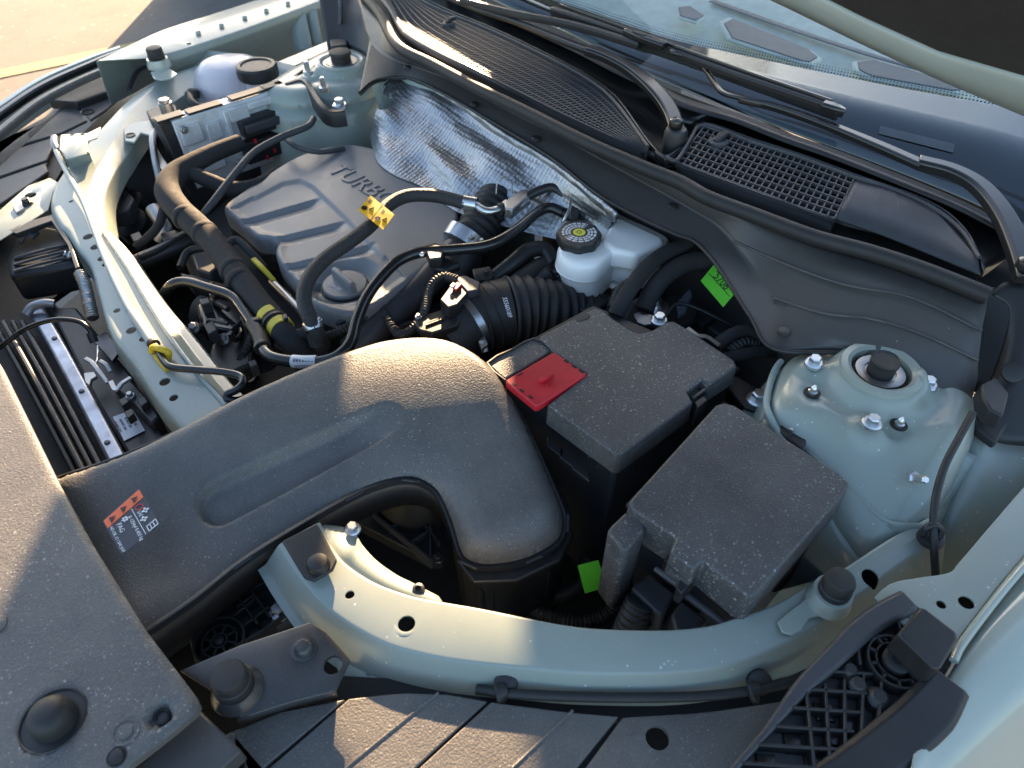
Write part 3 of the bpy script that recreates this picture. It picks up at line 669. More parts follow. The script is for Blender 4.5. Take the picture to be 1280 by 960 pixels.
def cowl_upper():
    # strip between seal and grilles
    f = [(455, -20), (482, 12), (500, 44), (548, 73), (600, 98), (665, 130), (735, 164), (800, 192), (850, 210), (900, 228), (960, 250), (1043, 278), (1100, 292), (1160, 316), (1228, 345)]
    g = [(470, -28), (490, 7), (507, 36), (554, 66), (605, 92), (670, 124), (740, 159), (806, 186), (846, 202), (900, 222), (960, 244), (1043, 272), (1085, 236), (1155, 252), (1222, 318)]
    lin('front_strip', [[P(*a, 1.028), P(*b, 1.0365)] for a, b in zip(f, g)], 'grey_plastic', cowl, 5, .002, 0)
    # plain end of the panel beside the second grille
    a = [(1043, 272), (1100, 292), (1160, 316), (1226, 344)]; b = [(1056, 246), (1105, 262), (1160, 283), (1224, 332)]; c = [(1068, 222), (1110, 234), (1160, 256), (1222, 322)]
    lin('end_panel', [[P(*x, 1.0355), P(*y, 1.041), P(*w, 1.045), P(w[0] + 4, w[1] - 4, 1.03)] for x, y, w in zip(a, b, c)], 'grey_plastic', cowl, 6, .002, .002)
    # raised rim on the far side of the grilles
    tube('grille_rim', [P(*p, 1.0455) for p in G1], .0026, 'grey_plastic', cowl, 6, 8)
    tube('grille_rim', [P(*p, 1.0455) for p in [(832, 196), (846, 200)] + [(862, 176), (880, 157)] + H1[1:] + [(1110, 234), (1160, 256), (1200, 286), (1224, 322)]], .0026, 'grey_plastic', cowl, 6, 8)
    # glossy trough up to the glass
    r0 = [(505, -22), (527, -4), (564, 14), (618, 36), (685, 68), (732, 93), (770, 122), (812, 180), (835, 194), (862, 172), (880, 153), (940, 173), (1000, 192), (1068, 217), (1160, 250), (1205, 285), (1230, 335)]
    r1 = [(560, -30), (585, -12), (620, 8), (660, 25), (720, 52), (770, 78), (815, 100), (850, 120), (880, 130), (910, 138), (935, 146), (985, 166), (1040, 185), (1100, 208), (1190, 245), (1245, 272), (1300, 300)]
    lin('trough', [[P(*a, 1.043), P(*a, 1.043) + Vector((.006, 0, -.02)), P(a[0] * .4 + b[0] * .6, a[1] * .4 + b[1] * .6, 1.018), P(*b, 1.048)] for a, b in zip(r0, r1)], 'gloss_black', cowl, 4, .002, .003)
    lin('trough_step', [[P(u, v, 1.05), P(u - 6, v + 10, 1.052)] for u, v in r1], 'black_plastic', cowl, 4, .002, 0)
    # washer nozzles
    for (u, v, s) in ((563, 26, .8), (902, 172, 1.0)):
        p = P(u, v, 1.048); strip('washer_nozzle', [p + Vector((.012 * s, 0, .006)), p + Vector((0, 0, .006)), p + Vector((-.014 * s, 0, 0))], [.011 * s, .012 * s, .010 * s], .006, 'black_plastic', cowl, 4)
        lathe('nozzle_base', [(.014 * s, -.008), (.0135 * s, -.002), (.011 * s, -.0005)], p + Vector((-.006, 0, -.001)), 'grey_plastic', cowl)
cowl_upper()
lin('drain_pan', [[P(*a, 1.0) + Vector((.02, 0, -.002)), P(*a, 1.0) + Vector((.10, 0, -.004)), P(*a, 1.0) + Vector((.22, 0, .012))] for a in SEAL + [(1300, 395), (1380, 430)]], 'deep_black', cowl, 4, .002, 0)
def side_cover():
    t = T('cowl_end_cover', 'black plastic end cover closing the cowl beside the strut tower', 'trim cover')
    a = [P(1243, 372, 1.03), P(1262, 352, 1.04), P(1320, 372, 1.04), P(1330, 560, .97), P(1275, 560, .945), P(1255, 520, .95), P(1240, 470, .97), P(1262, 395, 1.02)]
    loft('shell', [[P(1240, 368, 1.032), P(1262, 392, 1.02), P(1240, 470, .972), P(1212, 520, .952)], [P(1262, 352, 1.042), P(1280, 400, 1.02), P(1262, 480, .98), P(1243, 552, .945)], [P(1330, 370, 1.042), P(1335, 420, 1.02), P(1330, 490, .98), P(1325, 560, .945)]], 'black_plastic', t, 5, 5)
    loft('backing', [[P(1212, 356, 1.015), P(1208, 420, .98), P(1195, 480, .955)], [P(1300, 366, 1.01), P(1300, 430, .98), P(1290, 520, .94)]], 'black_plastic', t, 4, 4)
    prism('clip_block', PP([(1226, 480), (1246, 470), (1262, 492), (1254, 520), (1238, 512), (1228, 496)], .99), .02, 'black_plastic', t, .002)
    lathe('push_rivet', [(.011, 0), (.010, .003), (.006, .004)], P(1266, 466, .995), 'black_plastic', t, nrm=(-.6, -.2, .7))
    prism('corner_foot', PP([(1212, 512), (1240, 505), (1262, 530), (1246, 553), (1222, 535)], .958), .012, 'rubber', t, .003)
side_cover()
# ---------------------------------------------------------------- windshield
WB = [P(*q, 1.05) for q in [(480, -75), (560, -30), (640, 10), (720, 45), (800, 88), (900, 128), (1000, 168), (1100, 205), (1200, 245), (1300, 290), (1400, 330)]]
SL = math.tan(R(27))
def glassz(p, x0): return 1.05 + (p - x0) * SL
wsh = T('windshield', 'sloping windshield glass with a dark printed border above the wipers', 'windshield')
def windshield():
    B = cr(WB, 3); k = Vector((1, 0, SL))
    loft('glass_pane', [[b + k * 0, b + k * .12, b + k * .3, b + k * .6, b + k * .85] for b in B[::2]], 'glass', wsh, 2, 2, solid=0)
    # printed band: up to the dotted line, found on the glass
    def hit(u, v):
        d = ray(u, v); best = None
        for i in range(len(B) - 1):
            e = B[i + 1] - B[i]; n = e.cross(k).normalized(); t = (B[i] - CP).dot(n) / d.dot(n); w = CP + d * t
            s = (w - B[i]).dot(Vector((e.x, e.y, 0)).normalized())
            y = (w.y - B[i].y) / (e.y if abs(e.y) > 1e-6 else 1e-6)
            if -.001 <= y <= 1.001: best = w
        return best
    top = [hit(u, v) for u, v in ((1275, 136), (1200, 122), (1130, 109), (1060, 95), (1000, 83), (930, 68), (850, 50), (760, 22), (690, -2))]
    top = [t for t in top if t]
    def base_at(y):
        for i in range(len(B) - 1):
            if (B[i].y - y) * (B[i + 1].y - y) <= 0: return B[i].lerp(B[i + 1], (y - B[i].y) / (B[i + 1].y - B[i].y))
        return B[-1] if abs(B[-1].y - y) < abs(B[0].y - y) else B[0]
    xs = [(t.x - base_at(t.y).x) for t in top]; ys = [t.y for t in top]
    order = sorted(zip(ys, xs)); wid = lambda y: float(np.interp(y, [o[0] for o in order], [o[1] for o in order]))
    lo = Vector((-.0012 * SL, 0, -.0016))
    lin('printed_border', [[b + lo, b + k * wid(b.y) * .5 + lo, b + k * wid(b.y) + lo] for b in B], 'frit', wsh, 2, .0006, 0)
    # the row of fading dots at its edge
    V = []; F = []
    y0, y1 = min(b.y for b in B), max(b.y for b in B); y = y0
    while y < y1:
        b = base_at(y)
        for r in range(3):
            rad = .0017 - .00035 * r; c = b + k * (wid(y) + .0022 + .0044 * r) + lo + Vector((0, .0022 * (r % 2), 0)); i = len(V)
            V += [c + k * rad, c + Vector((0, rad, 0)), c - k * rad, c - Vector((0, rad, 0))]; F.append([i, i + 1, i + 2, i + 3])
        y += .0044
    o = raw('border_dots', V, F, 'frit', wsh, recalc=False); o['kind'] = 'stuff'
    q = [hit(*p) for p in ((1100, 158), (1193, 181), (1191, 192), (1098, 168))]
    if all(q): frame_prism('number_plate_strip', [w + Vector((0, 0, .0012)) for w in q], (-.45, 0, .89), .0005, 'cyan_print', wsh, 0)
windshield()
def dashboard():
    t = T('dashboard', 'pale sunlit dashboard top with defroster vents seen through the windshield', 'dashboard')
    b = [P(640, 10, 1.02), P(800, 88, 1.02), P(1000, 168, 1.02), P(1300, 290, 1.02)]
    loft('dash_top', [[w + Vector((.015, 0, .0)), w + Vector((.10, 0, .03)), w + Vector((.35, 0, .075)), w + Vector((.7, 0, .08))] for w in b], 'dash', t, 6, 5, solid=.004)
    def onto(u, v): return P(u, v, 1.082)
    for poly, m in (([(905, 30), (916, 24), (1010, 62), (1022, 72), (1012, 78), (1000, 76), (915, 48)], 'dash_dark'), ([(1072, 78), (1092, 76), (1180, 100), (1208, 112), (1190, 114), (1090, 96), (1074, 88)], 'dash_dark'), ([(848, 10), (862, 8), (880, 20), (870, 26), (850, 20)], 'dash_dark')):
        W = [onto(*q) for q in poly]; prism('vent_rim', [w + (w - sum(W, Vector()) / len(W)) * .12 for w in W], .006, 'dash', t, .003)
        prism('defroster_vent', [w + Vector((0, 0, .0016)) for w in W], .004, m, t, .001)
    strip('dash_band', [onto(890, 0), onto(980, 32), onto(1070, 62), onto(1150, 86)], [.016, .016, .014, .01], .002, 'dash_dark', t)  # dark band laid along the dash top
dashboard()
def wipers():
    t = T('wiper_arm', 'black wiper arm with its pivot nut between the two cowl grilles', 'wiper', 'wipers parked on the glass')
    strip('arm_head', [(848, 160, 1.062), (838, 132, 1.07), (818, 106, 1.078), (790, 82, 1.084), (760, 66, 1.088), (735, 57, 1.09)], [.022, .0235, .023, .022, .021, .021], .012, 'gloss_black', t)
    strip('arm_rod', [(738, 60, 1.087), (700, 46, 1.088), (650, 26, 1.09), (600, 10, 1.092), (560, -6, 1.094)], [.018, .015, .011, .008, .007], .008, 'gloss_black', t)
    lathe('pivot_cap', [(.0095, -.002), (.0095, .003), (.0085, .006), (.005, .008), (.002, .0085)], P(845, 155, 1.066), 'gloss_black', t, seg=28)
    lathe('pivot_collar', [(.016, -.05), (.016, -.006), (.0135, -.001), (.011, 0)], P(846, 160, 1.062), 'black_plastic', t, seg=28)
    strip('blade', [(575, -4, 1.10), (640, 12, 1.101), (720, 28, 1.102), (800, 52, 1.103)], [.008, .011, .012, .012], .011, 'black_plastic', t)
    t = T('wiper_arm', 'long black wiper arm resting across the glass with its blade', 'wiper', 'wipers parked on the glass')
    t['label'] = 'long black wiper arm with full blade lying across the dark glass border'
    strip('arm_head', [(1290, 345, 1.062), (1278, 305, 1.07), (1258, 262, 1.078), (1230, 228, 1.083), (1195, 208, 1.086), (1150, 196, 1.088)], [.024, .025, .024, .023, .021, .020], .013, 'gloss_black', t)
    strip('arm_rod', [(1155, 202, 1.085), (1100, 178, 1.086), (1030, 150, 1.087), (970, 130, 1.088), (925, 120, 1.089)], [.018, .017, .013, .010, .0075], .009, 'gloss_black', t)
    strip('arm_bend', [(930, 121, 1.089), (905, 114, 1.09), (893, 100, 1.092), (880, 82, 1.096), (865, 71, 1.10), (838, 62, 1.106)], [.0075, .0075, .007, .007, .007, .008], .005, 'gloss_black', t, 5)
    lathe('pivot_cap', [(.0095, -.002), (.0095, .003), (.0085, .006), (.005, .008), (.002, .0085)], P(1282, 332, 1.066), 'gloss_black', t, seg=28)
    strip('blade', [(690, 8, 1.104), (760, 30, 1.105), (840, 58, 1.105), (920, 88, 1.105), (1000, 115, 1.104), (1052, 133, 1.103)], [.012, .014, .015, .015, .015, .013], .010, 'black_plastic', t)
    strip('blade_spine', [(700, 4, 1.108), (790, 36, 1.109), (900, 76, 1.109), (1040, 124, 1.107)], [.004, .006, .006, .005], .005, 'gloss_black', t)
    strip('blade_rubber', [(690, 13, 1.094), (840, 63, 1.095), (1000, 120, 1.094), (1050, 138, 1.093)], [.006, .006, .006, .006], .014, 'rubber', t)
    strip('blade_tip', [(1030, 126, 1.106), (1046, 131, 1.105), (1058, 136, 1.101)], [.016, .016, .011], .011, 'gloss_black', t)
    strip('blade_connector', [(783, 34, 1.112), (805, 43, 1.113), (832, 53, 1.112)], [.013, .0165, .0145], .010, 'gloss_black', t)
    strip('connector_hatch', [(792, 38, 1.1145), (806, 43, 1.1145)], [.006, .006], .002, 'black_plastic', t, bevel=.0005)
wipers()
# ---------------------------------------------------------------- bonnet
hood = T('hood', 'raised hood showing its pale painted rim and black insulation pad', 'hood')
def bonnet():
    hd = Vector((-math.cos(R(50)), 0, math.sin(R(50)))); p0 = PX(1152, 84, .80); nn = Vector((math.sin(R(50)), 0, math.cos(R(50))))   # outward (upper) side
    dn = -nn
    def hp(u, v):
        d = ray(u, v); return CP + d * ((p0 - CP).dot(nn) / d.dot(nn))
    edge = [hp(u, v) for u, v in ((1300, 158), (1263, 133), (1205, 109), (1152, 84), (1065, 44), (974, 0), (900, -40))]
    inn = [hp(u, v) for u, v in ((1300, 97), (1253, 86), (1215, 78), (1186, 67), (1119, 37), (1038, 0), (975, -34))]
    ys = [e.y for e in edge]; zz = [(e - p0).dot(hd) for e in edge]; zi = [(e - p0).dot(hd) for e in inn]; yi = [e.y for e in inn]
    pt = lambda y, s: Vector((p0.x, y, p0.z)) + hd * s
    s_rear = lambda y: float(np.interp(y, ys, zz)); s_in = lambda y: float(np.interp(y, yi, zi))
    Y0, Y1, FL = -.01, HOOD_Y1, HOOD_L
    ylist = [Y0, .06, .12, .2, .28, .36, .44, .55, .7, .85, 1.0, 1.15, 1.28, Y1]
    rear = [pt(y, s_rear(y) if y <= ys[-1] else zz[-1]) for y in ylist]
    front = [(.10, FL - .10), (.20, FL - .03), (.45, FL), (.70, FL + .01), (.95, FL), (HOOD_C - .1, FL - .03), (HOOD_C, FL - .10)]
    fr = [pt(y, s) for y, s in reversed(front)]
    outl = rear + [pt(Y1 - .01, .3), pt(Y1 - .06, .6)] + fr + [pt(.05, .6), pt(0, .3)]
    frame_prism('outer_skin', [p + nn * .022 for p in outl], nn, .003, 'gloss_paint', hood, 0)
    c = pt(.68, .5)
    inner = [pt(y, (s_in(y) if y <= yi[-1] else zi[-1]) ) for y in ylist[1:-1]] + [pt(Y1 - .09, .32), pt(Y1 - .14, .6)] + [c.lerp(p, .90) for p in fr] + [pt(.13, .6), pt(.08, .32)]
    # rounded inner rim running round the edge
    n = len(outl); 
    def resample(L, m):
        L = L + [L[0]]; d = [0]
        for i in range(len(L) - 1): d.append(d[-1] + (L[i + 1] - L[i]).length)
        return [L[j].lerp(L[j + 1], (s - d[j]) / max(1e-9, d[j + 1] - d[j])) for s in [d[-1] * k / m for k in range(m)] for j in [min(len(L) - 2, max(i for i in range(len(L)) if d[i] <= s + 1e-9))]]
    O = resample(outl, 220); I = []
    In = resample(inner, 600)
    for o in O: I.append(min(In, key=lambda q: (q - o).length))
    lin('inner_rim', [[o + nn * .019, o + dn * .002, o.lerp(i, .25) + dn * .010, o.lerp(i, .6) + dn * .011, o.lerp(i, .9) + dn * .007, i + dn * .001, i + nn * .012] for o, i in zip(O + [O[0]], I + [I[0]])], 'gloss_paint', hood, 1, 0, 0, ang=70)
    frame_prism('insulation_pad', [p + dn * .003 for p in inner], nn * -1, .012, 'insulation', hood, .003)
HOOD_Y1, HOOD_C, HOOD_L = 1.49, 1.20, 1.04
bonnet()
# ================================================================ front covers and air intake
def slam():
    t = T('radiator_cover', 'large black textured plastic cover over the radiator front with domed stop', 'front cover')
    z = .968
    out = [(-60, 360), (0, 455), (36, 528), (70, 598), (115, 680), (180, 785), (243, 868), (248, 880), (244, 890), (205, 922), (160, 957), (120, 1000), (-200, 1000), (-260, 500)]
    W = PP(out[1:12], z) + [Vector(q + (z,)) for q in ((-.30, .05), (-.40, .30), (-.44, .62), (-.38, .95), (-.26, 1.14), (-.09, 1.10))]
    hole = P(66, 900, z); h2 = P(200, 893, z); h3 = P(146, 946, z); h4 = P(-6, 782, z)
    def zf(X, Y, D):
        U, V = npix(X, Y, np.full_like(X, z)); h = z - rnd(D, .004, .003) - .0022 * (1 - smooth(D, .004, .008)) * 0
        q = np.hypot(X - hole.x, Y - hole.y); h = h - .0045 * (1 - smooth(q, .019, .0225))
        q = np.hypot(X - h2.x, Y - h2.y); h = h - .006 * (1 - smooth(q, .0075, .0095))
        return h
    field('cover_panel', W, zf, .004, 'dusty_plastic', t, .004)
    lathe('domed_stop', [(.0155, -.006), (.0155, .006), (.0145, .012), (.012, .0165), (.008, .019), (.003, .0198)], hole + Vector((.001, -.001, -.002)), 'rubber', t, seg=36)
    lathe('hole_rim', [(.0205, -.004), (.0215, .0004), (.0225, .0008), (.0235, -.0004)], hole + Vector((0, 0, -.0004)), 'black_plastic', t, seg=44)
    lathe('push_rivet', [(.0062, -.004), (.006, .0), (.004, .0015), (.0035, -.0005)], h2 + Vector((0, 0, -.004)), 'black_plastic', t)
    p = P(157, 915, z); lathe('push_rivet', [(.0098, -.001), (.0095, .0006), (.0078, .0004), (.0076, -.0002), (.0052, 0), (.005, .0014), (.002, .0016)], p, 'dusty_plastic', t, seg=30)
    lathe('push_rivet', [(.007, -.001), (.0068, .0005), (.0055, .0002), (.0046, .0022), (.002, .0026)], h3, 'black_plastic', t, seg=26)
    lathe('push_rivet', [(.009, -.001), (.0085, .0012), (.004, .002)], h4, 'dusty_plastic', t)
    lin('front_fascia', [[Vector((x, y, z - .004)), Vector((x - .03, y, z - .03)), Vector((x - .05, y, z - .2)), Vector((x - .03, y, z - .6))] for x, y in ((-.10, -.16), (-.30, .05), (-.40, .30), (-.44, .62), (-.38, .95), (-.26, 1.14), (-.05, 1.36), (.06, 1.50))], 'gloss_paint', t, 5, .003, .004)
    # step below the corner
    prism('lower_step', PP([(247, 884), (268, 905), (302, 938), (250, 985), (120, 1010), (205, 926)], .945), .02, 'panel_plastic', t, .002)
slam()
SNZ = .962
duct = T('air_intake_duct', 'wide black plastic air intake duct with a recessed top and clipped seam', 'air duct')
SN_U = [(40, 575, .932), (70, 600, .932), (150, 573, .936), (225, 540, .938), (300, 505, .94), (400, 460, .945), (450, 441, .947), (485, 431, .948), (530, 427, .948), (570, 436, .944), (610, 464, .936), (640, 505, .925), (662, 548, .914), (684, 597, .90), (700, 636, .888), (703, 655, .882)]
SN_E = [(697, 675, .878), (672, 692, .876), (640, 703, .875), (605, 706, .875), (585, 700, .877), (576, 688, .88)]
SN_L = [(566, 655, .892), (552, 622, .905), (538, 606, .913), (515, 597, .918), (484, 600, .92), (440, 617, .92), (370, 656, .92), (300, 700, .92), (240, 747, .92), (180, 788, .92), (150, 810, .92)]
def snorkel():
    pts = [P(*p) for p in SN_U + SN_E + SN_L]; W = cr(pts[1:], 3); W = [pts[0]] + W
    # keep the open end straight
    zedge = np.array([w.z for w in W]); ex = np.array([w.x for w in W]); ey = np.array([w.y for w in W])
    A = P(610, 470, .94); Bp = P(640, 700, .875); ax = np.array([Bp.x - A.x, Bp.y - A.y]); al = np.hypot(*ax); ax = ax / al
    ra = P(262, 597, SNZ); rb = P(482, 511, SNZ)
    def zf(X, Y, D):
        # top falls away along the lobe that turns down to the air box
        s = (X - A.x) * ax[0] + (Y - A.y) * ax[1]
        top = SNZ - .052 * smooth(s, -.035, al * 1.02) ** 1.15
        dd = np.full(X.shape, 1e9); ze = np.zeros(X.shape)
        for i in range(0, len(ex), 1):
            q = np.hypot(X - ex[i], Y - ey[i]); m = q < dd; dd = np.where(m, q, dd); ze = np.where(m, zedge[i], ze)
        hgt = np.maximum(top - ze, .006)
        rr = .015 + .017 * smooth(s, 0, .08); h = top - rnd(D / rr, 1.0) * hgt
        # long recess
        U, V = npix(X, Y, np.full_like(X, SNZ))
        ab = np.array([rb.x - ra.x, rb.y - ra.y]); L = np.hypot(*ab); t = ((X - ra.x) * ab[0] + (Y - ra.y) * ab[1]) / L ** 2; tc = np.clip(t, 0, 1)
        q = np.hypot(X - ra.x - tc * ab[0], Y - ra.y - tc * ab[1])
        wdt = .025 - .006 * tc
        h = h - .012 * (1 - smooth(q, wdt - .008, wdt)) * (1 - .95 * smooth(t, .70, 1.10))
        return h
    field('upper_shell', W, zf, .004, 'dusty_plastic', duct, .0026, ang=60)
    # seam flange and lower shell
    def off(L, d):
        out = []
        for i, p in enumerate(L):
            t = (L[min(i + 1, len(L) - 1)] - L[max(i - 1, 0)]); n = Vector((t.y, -t.x, 0)).normalized(); out.append(p + n * d)
        return out
    E = cr([P(*p) for p in SN_U[1:] + SN_E + SN_L], 4)
    c0 = P(300, 600, .94)
    O = off(E, -.004)
    # choose the outward side
    if (O[len(O) // 4] - E[len(E) // 4]).dot(Vector((1, 1, 0))) < 0: O = off(E, .004)
    lin('seam_flange', [[e + Vector((0, 0, .0015)), o + Vector((0, 0, .001)), o + Vector((0, 0, -.007)), e + Vector((0, 0, -.008))] for e, o in zip(E, O)], 'black_plastic', duct, 1, .001, 0)
    raw('lower_shell', [w + Vector((0, 0, -.002 - .045 * k)) for k in (0, 1) for w in W], [[i, i + 1, len(W) + i + 1, len(W) + i] for i in range(len(W) - 1)], 'black_plastic', duct, solid=.002)
    clips = [(622, 478, .935), (292, 693, .92), (432, 620, .92), (517, 598, .919), (590, 701, .877), (665, 694, .876), (702, 655, .883)]
    for (u, v, z) in clips:
        p = P(u, v, z); i = min(range(len(E)), key=lambda k: (E[k] - p).length); tg = (E[min(i + 1, len(E) - 1)] - E[i - 1]).normalized(); o = O[i]
        n = (o - E[i]); n.z = 0; n.normalize()
        tube('seam_clip', [o - tg * .009 + n * .001 + Vector((0, 0, .0015)), o + tg * .009 + n * .001 + Vector((0, 0, .0015))], .0022, 'black_plastic', duct, 2, 6)
    # printed warning label
    a, b, c, d = (128, 651), (174, 610), (200, 655), (152, 694)
    z = SNZ + .0006
    lab = quad('warning_label', P(*a, z), P(*b, z), P(*c, z), P(*d, z), 'cyan_label', duct)
    zz = z + .0005
    LP = lambda s, t, q=zz: P(*a, q).lerp(P(*b, q), s).lerp(P(*d, q).lerp(P(*c, q), s), t)
    quad('label_header', LP(.02, .02), LP(.98, .02), LP(.98, .24), LP(.02, .24), 'orange_print', lab)
    xd = P(*c, z) - P(*b, z); yd = P(*b, z) - P(*a, z)          # reading direction runs down the long side
    for s in (.2, .5, .8): 
        w = LP(s, .13, zz + .0005); e1 = yd.normalized() * .0035; e2 = xd.normalized() * .0035
        raw('warning_triangle', [w + e1 + Vector((0, 0, .0002)), w - e1 * .7 + e2 + Vector((0, 0, .0002)), w - e1 * .7 - e2 + Vector((0, 0, .0002))], [[0, 1, 2]], 'black_print', lab)
    quad('label_rule', LP(.63, .27), LP(.645, .27), LP(.645, .97), LP(.63, .97), 'white_print', lab)
    text('label_text', 'R-1234yf 0.450 kg', .0044, LP(.52, .70, zz), xd, yd, 'white_print', lab, .0001)
    text('label_text', 'PAG', .006, LP(.25, .45, zz), xd, yd, 'white_print', lab, .0001)
    text('label_text', 'ND-OIL 12 / SAE J639', .0036, LP(.08, .62, zz), xd, yd, 'white_print', lab, .0001)
    text('label_text', 'SAE', .0045, LP(.74, .50, zz), xd, yd, 'white_print', lab, .0001)
    w = LP(.80, .37, zz); lathe('ban_ring', [(.0036, 0), (.0036, .0003), (.0027, .0003), (.0027, 0)], w, 'red_plastic', lab, seg=24, cap=False)
    for s, t, n in ((.42, .36, 6), (.88, .52, 4), (.76, .66, 4)):
        lathe('pictogram', [(.0026, 0), (.0026, .0002), (.0010, .0002), (.0010, 0)], LP(s, t, zz), 'white_print', lab, seg=24, lobes=n, lobe=.35, cap=False)
    m0, m1 = .78, .95
    for s in (.72, .80, .88, .96): quad('book_line', LP(s, .84), LP(s + .02, .84), LP(s + .02, .96), LP(s, .96), 'white_print', lab)
    for t_ in (.83, .955): quad('book_line', LP(.72, t_), LP(.98, t_), LP(.98, t_ + .015), LP(.72, t_ + .015), 'white_print', lab)
plain('cyan_label', (.030, .036, .052), .35)
snorkel()
def airbox():
    t = T('air_filter_box', 'black ribbed air filter housing below the intake duct', 'air filter box')
    top = [P(*p, .862) for p in [(578, 712), (600, 726), (640, 724), (690, 702), (708, 672), (716, 640), (700, 600), (640, 640), (560, 660)]]
    prism('housing', top, .22, 'black_plastic', t, .006, 3, taper=-.12)
    prism('housing_lip', PP([(570, 700), (592, 728), (645, 726), (700, 700), (716, 668), (705, 640), (640, 660)], .866), .007, 'black_plastic', t, .002)
    for k in range(7):
        u = 600 + k * 14; p = P(u, 738 - k * 4.2, .842); prism('rib', [p + Vector(q) for q in ((-.001, -.004, 0), (.001, -.004, 0), (.001, .004, 0), (-.001, .004, 0))], .05, 'black_plastic', t, 0)
    # ribbed tray beside the rail
    prism('tray', PP([(440, 650), (500, 612), (548, 640), (560, 690), (552, 700), (537, 700)], .80), .02, 'black_plastic', t, .002)
    for q in (((465, 640), (538, 698)), ((500, 618), (548, 676)), ((462, 640), (500, 620)), ((486, 660), (520, 640)), ((512, 678), (540, 660)), ((537, 640), (538, 698))):
        a, b = P(*q[0], .812), P(*q[1], .812); s = (b - a).cross(Vector((0, 0, 1))).normalized() * .0012
        prism('rib', [a + s, b + s, b - s, a - s], .02, 'grey_plastic', t, 0)
    lathe('inner_dome', [(.05, -.03), (.048, 0), (.040, .022), (.02, .032)], P(520, 610, .82), 'black_plastic', t)
    hexbolt(P(548, 698, .815), .007, t, 'dark_steel')
airbox()
def corner_plate():
    t = T('latch_corner_bracket', 'folded dark steel bracket with round rubber stop beside the radiator cover', 'bracket')
    z = .931
    o = prism('plate', PP([(224, 838), (300, 806), (388, 777), (408, 790), (438, 824), (420, 862), (360, 876), (300, 897), (292, 890), (262, 862)], z), .004, 'satin_plate', t, .0015)
    boolean(bake(o), [peg(P(416, 831, z), .0078)])
    lin('folded_edge', [[P(u, v, z - .001), P(u, v + 4, z - .006), P(u + 2, v + 10, z - .03)] for u, v in ((296, 896), (360, 875), (420, 860))], 'satin_plate', t, 4, .002, .001)
    c = P(297, 862, z)
    lathe('stop_seat', [(.021, -.001), (.0195, .003), (.0165, .0065), (.0155, .0085), (.012, .008)], c, 'satin_plate', t, seg=36)
    lathe('rubber_stop', [(.012, .006), (.0145, .009), (.0145, .016), (.0135, .017), (.0135, .026), (.012, .0285), (.006, .029)], c, 'rubber', t, seg=36)
    p = P(380, 812, z); lathe('rivet', [(.0115, -.001), (.011, .001), (.0078, .0015), (.007, .005), (.005, .0068), (.002, .007)], p, 'satin_plate', t, seg=24)
    b = T('side_clip_plate', 'small black plate with round rivet on the rail end under the duct', 'clip plate')
    prism('plate', PP([(352, 676), (396, 654), (402, 664), (421, 700), (416, 712), (392, 726), (380, 722), (370, 706)], .934), .004, 'black_plastic', b, .0015)
    lathe('push_rivet', [(.0105, -.001), (.010, .003), (.0085, .0055), (.004, .0065)], P(398, 706, .935), 'black_plastic', b)
dusty('satin_plate', (.04, .04, .042), (.16, .15, .14), .12, .24, (260, .2, .15), (900, .15))
corner_plate()
def lamp_bracket():
    t = T('lamp_mount', 'black ribbed plastic mount with a round boss below the duct', 'bracket')
    z = .865
    prism('base', PP([(236, 800), (262, 752), (300, 722), (340, 690), (378, 726), (384, 742), (378, 770), (300, 806), (245, 832)], z - .014), .02, 'black_plastic', t, .002)
    edges = [[(240, 806), (262, 756), (300, 724), (342, 690)], [(342, 690), (380, 732), (382, 748)], [(382, 748), (330, 786), (285, 812)], [(262, 756), (300, 742), (352, 716)], [(270, 740), (305, 728), (346, 700)], [(286, 732), (322, 780)], [(304, 724), (338, 772)], [(290, 770), (318, 748)], [(300, 784), (330, 762)], [(322, 706), (360, 752)], [(296, 758), (318, 742)], [(312, 776), (336, 757)]]
    for e in edges:
        for a, b in zip(e[:-1], e[1:]):
            A, B = P(*a, z), P(*b, z); s = (B - A).cross(Vector((0, 0, 1))).normalized() * .0013; prism('rib', [A + s, B + s, B - s, A - s], .018, 'black_plastic', t, .0004, 1)
    c = P(274, 801, z)
    for r0, r1, h in ((.0235, .0215, .002), (.0165, .0148, 0), (.0078, .0060, .001)): lathe('boss_ring', [(r0, -.018), (r0, h), (r1, h), (r1, -.018)], c, 'black_plastic', t, seg=36)
    for k in range(8):
        a = k * math.pi / 4; d = Vector((math.cos(a), math.sin(a), 0)); s = Vector((-d.y, d.x, 0)) * .0011
        prism('spoke', [c + d * .007 + s, c + d * .0155 + s, c + d * .0155 - s, c + d * .007 - s], .014, 'black_plastic', t, 0)
    lathe('boss_core', [(.0048, -.016), (.0048, .002), (.003, .003)], c, 'black_plastic', t, seg=20)
    prism('bolt_pad', PP([(330, 765), (352, 748), (372, 756), (368, 772), (345, 784)], z - .008), .01, 'grey_plastic', t, .001)
    hexbolt(P(349, 766, z - .007), .0105, t)
lamp_bracket()
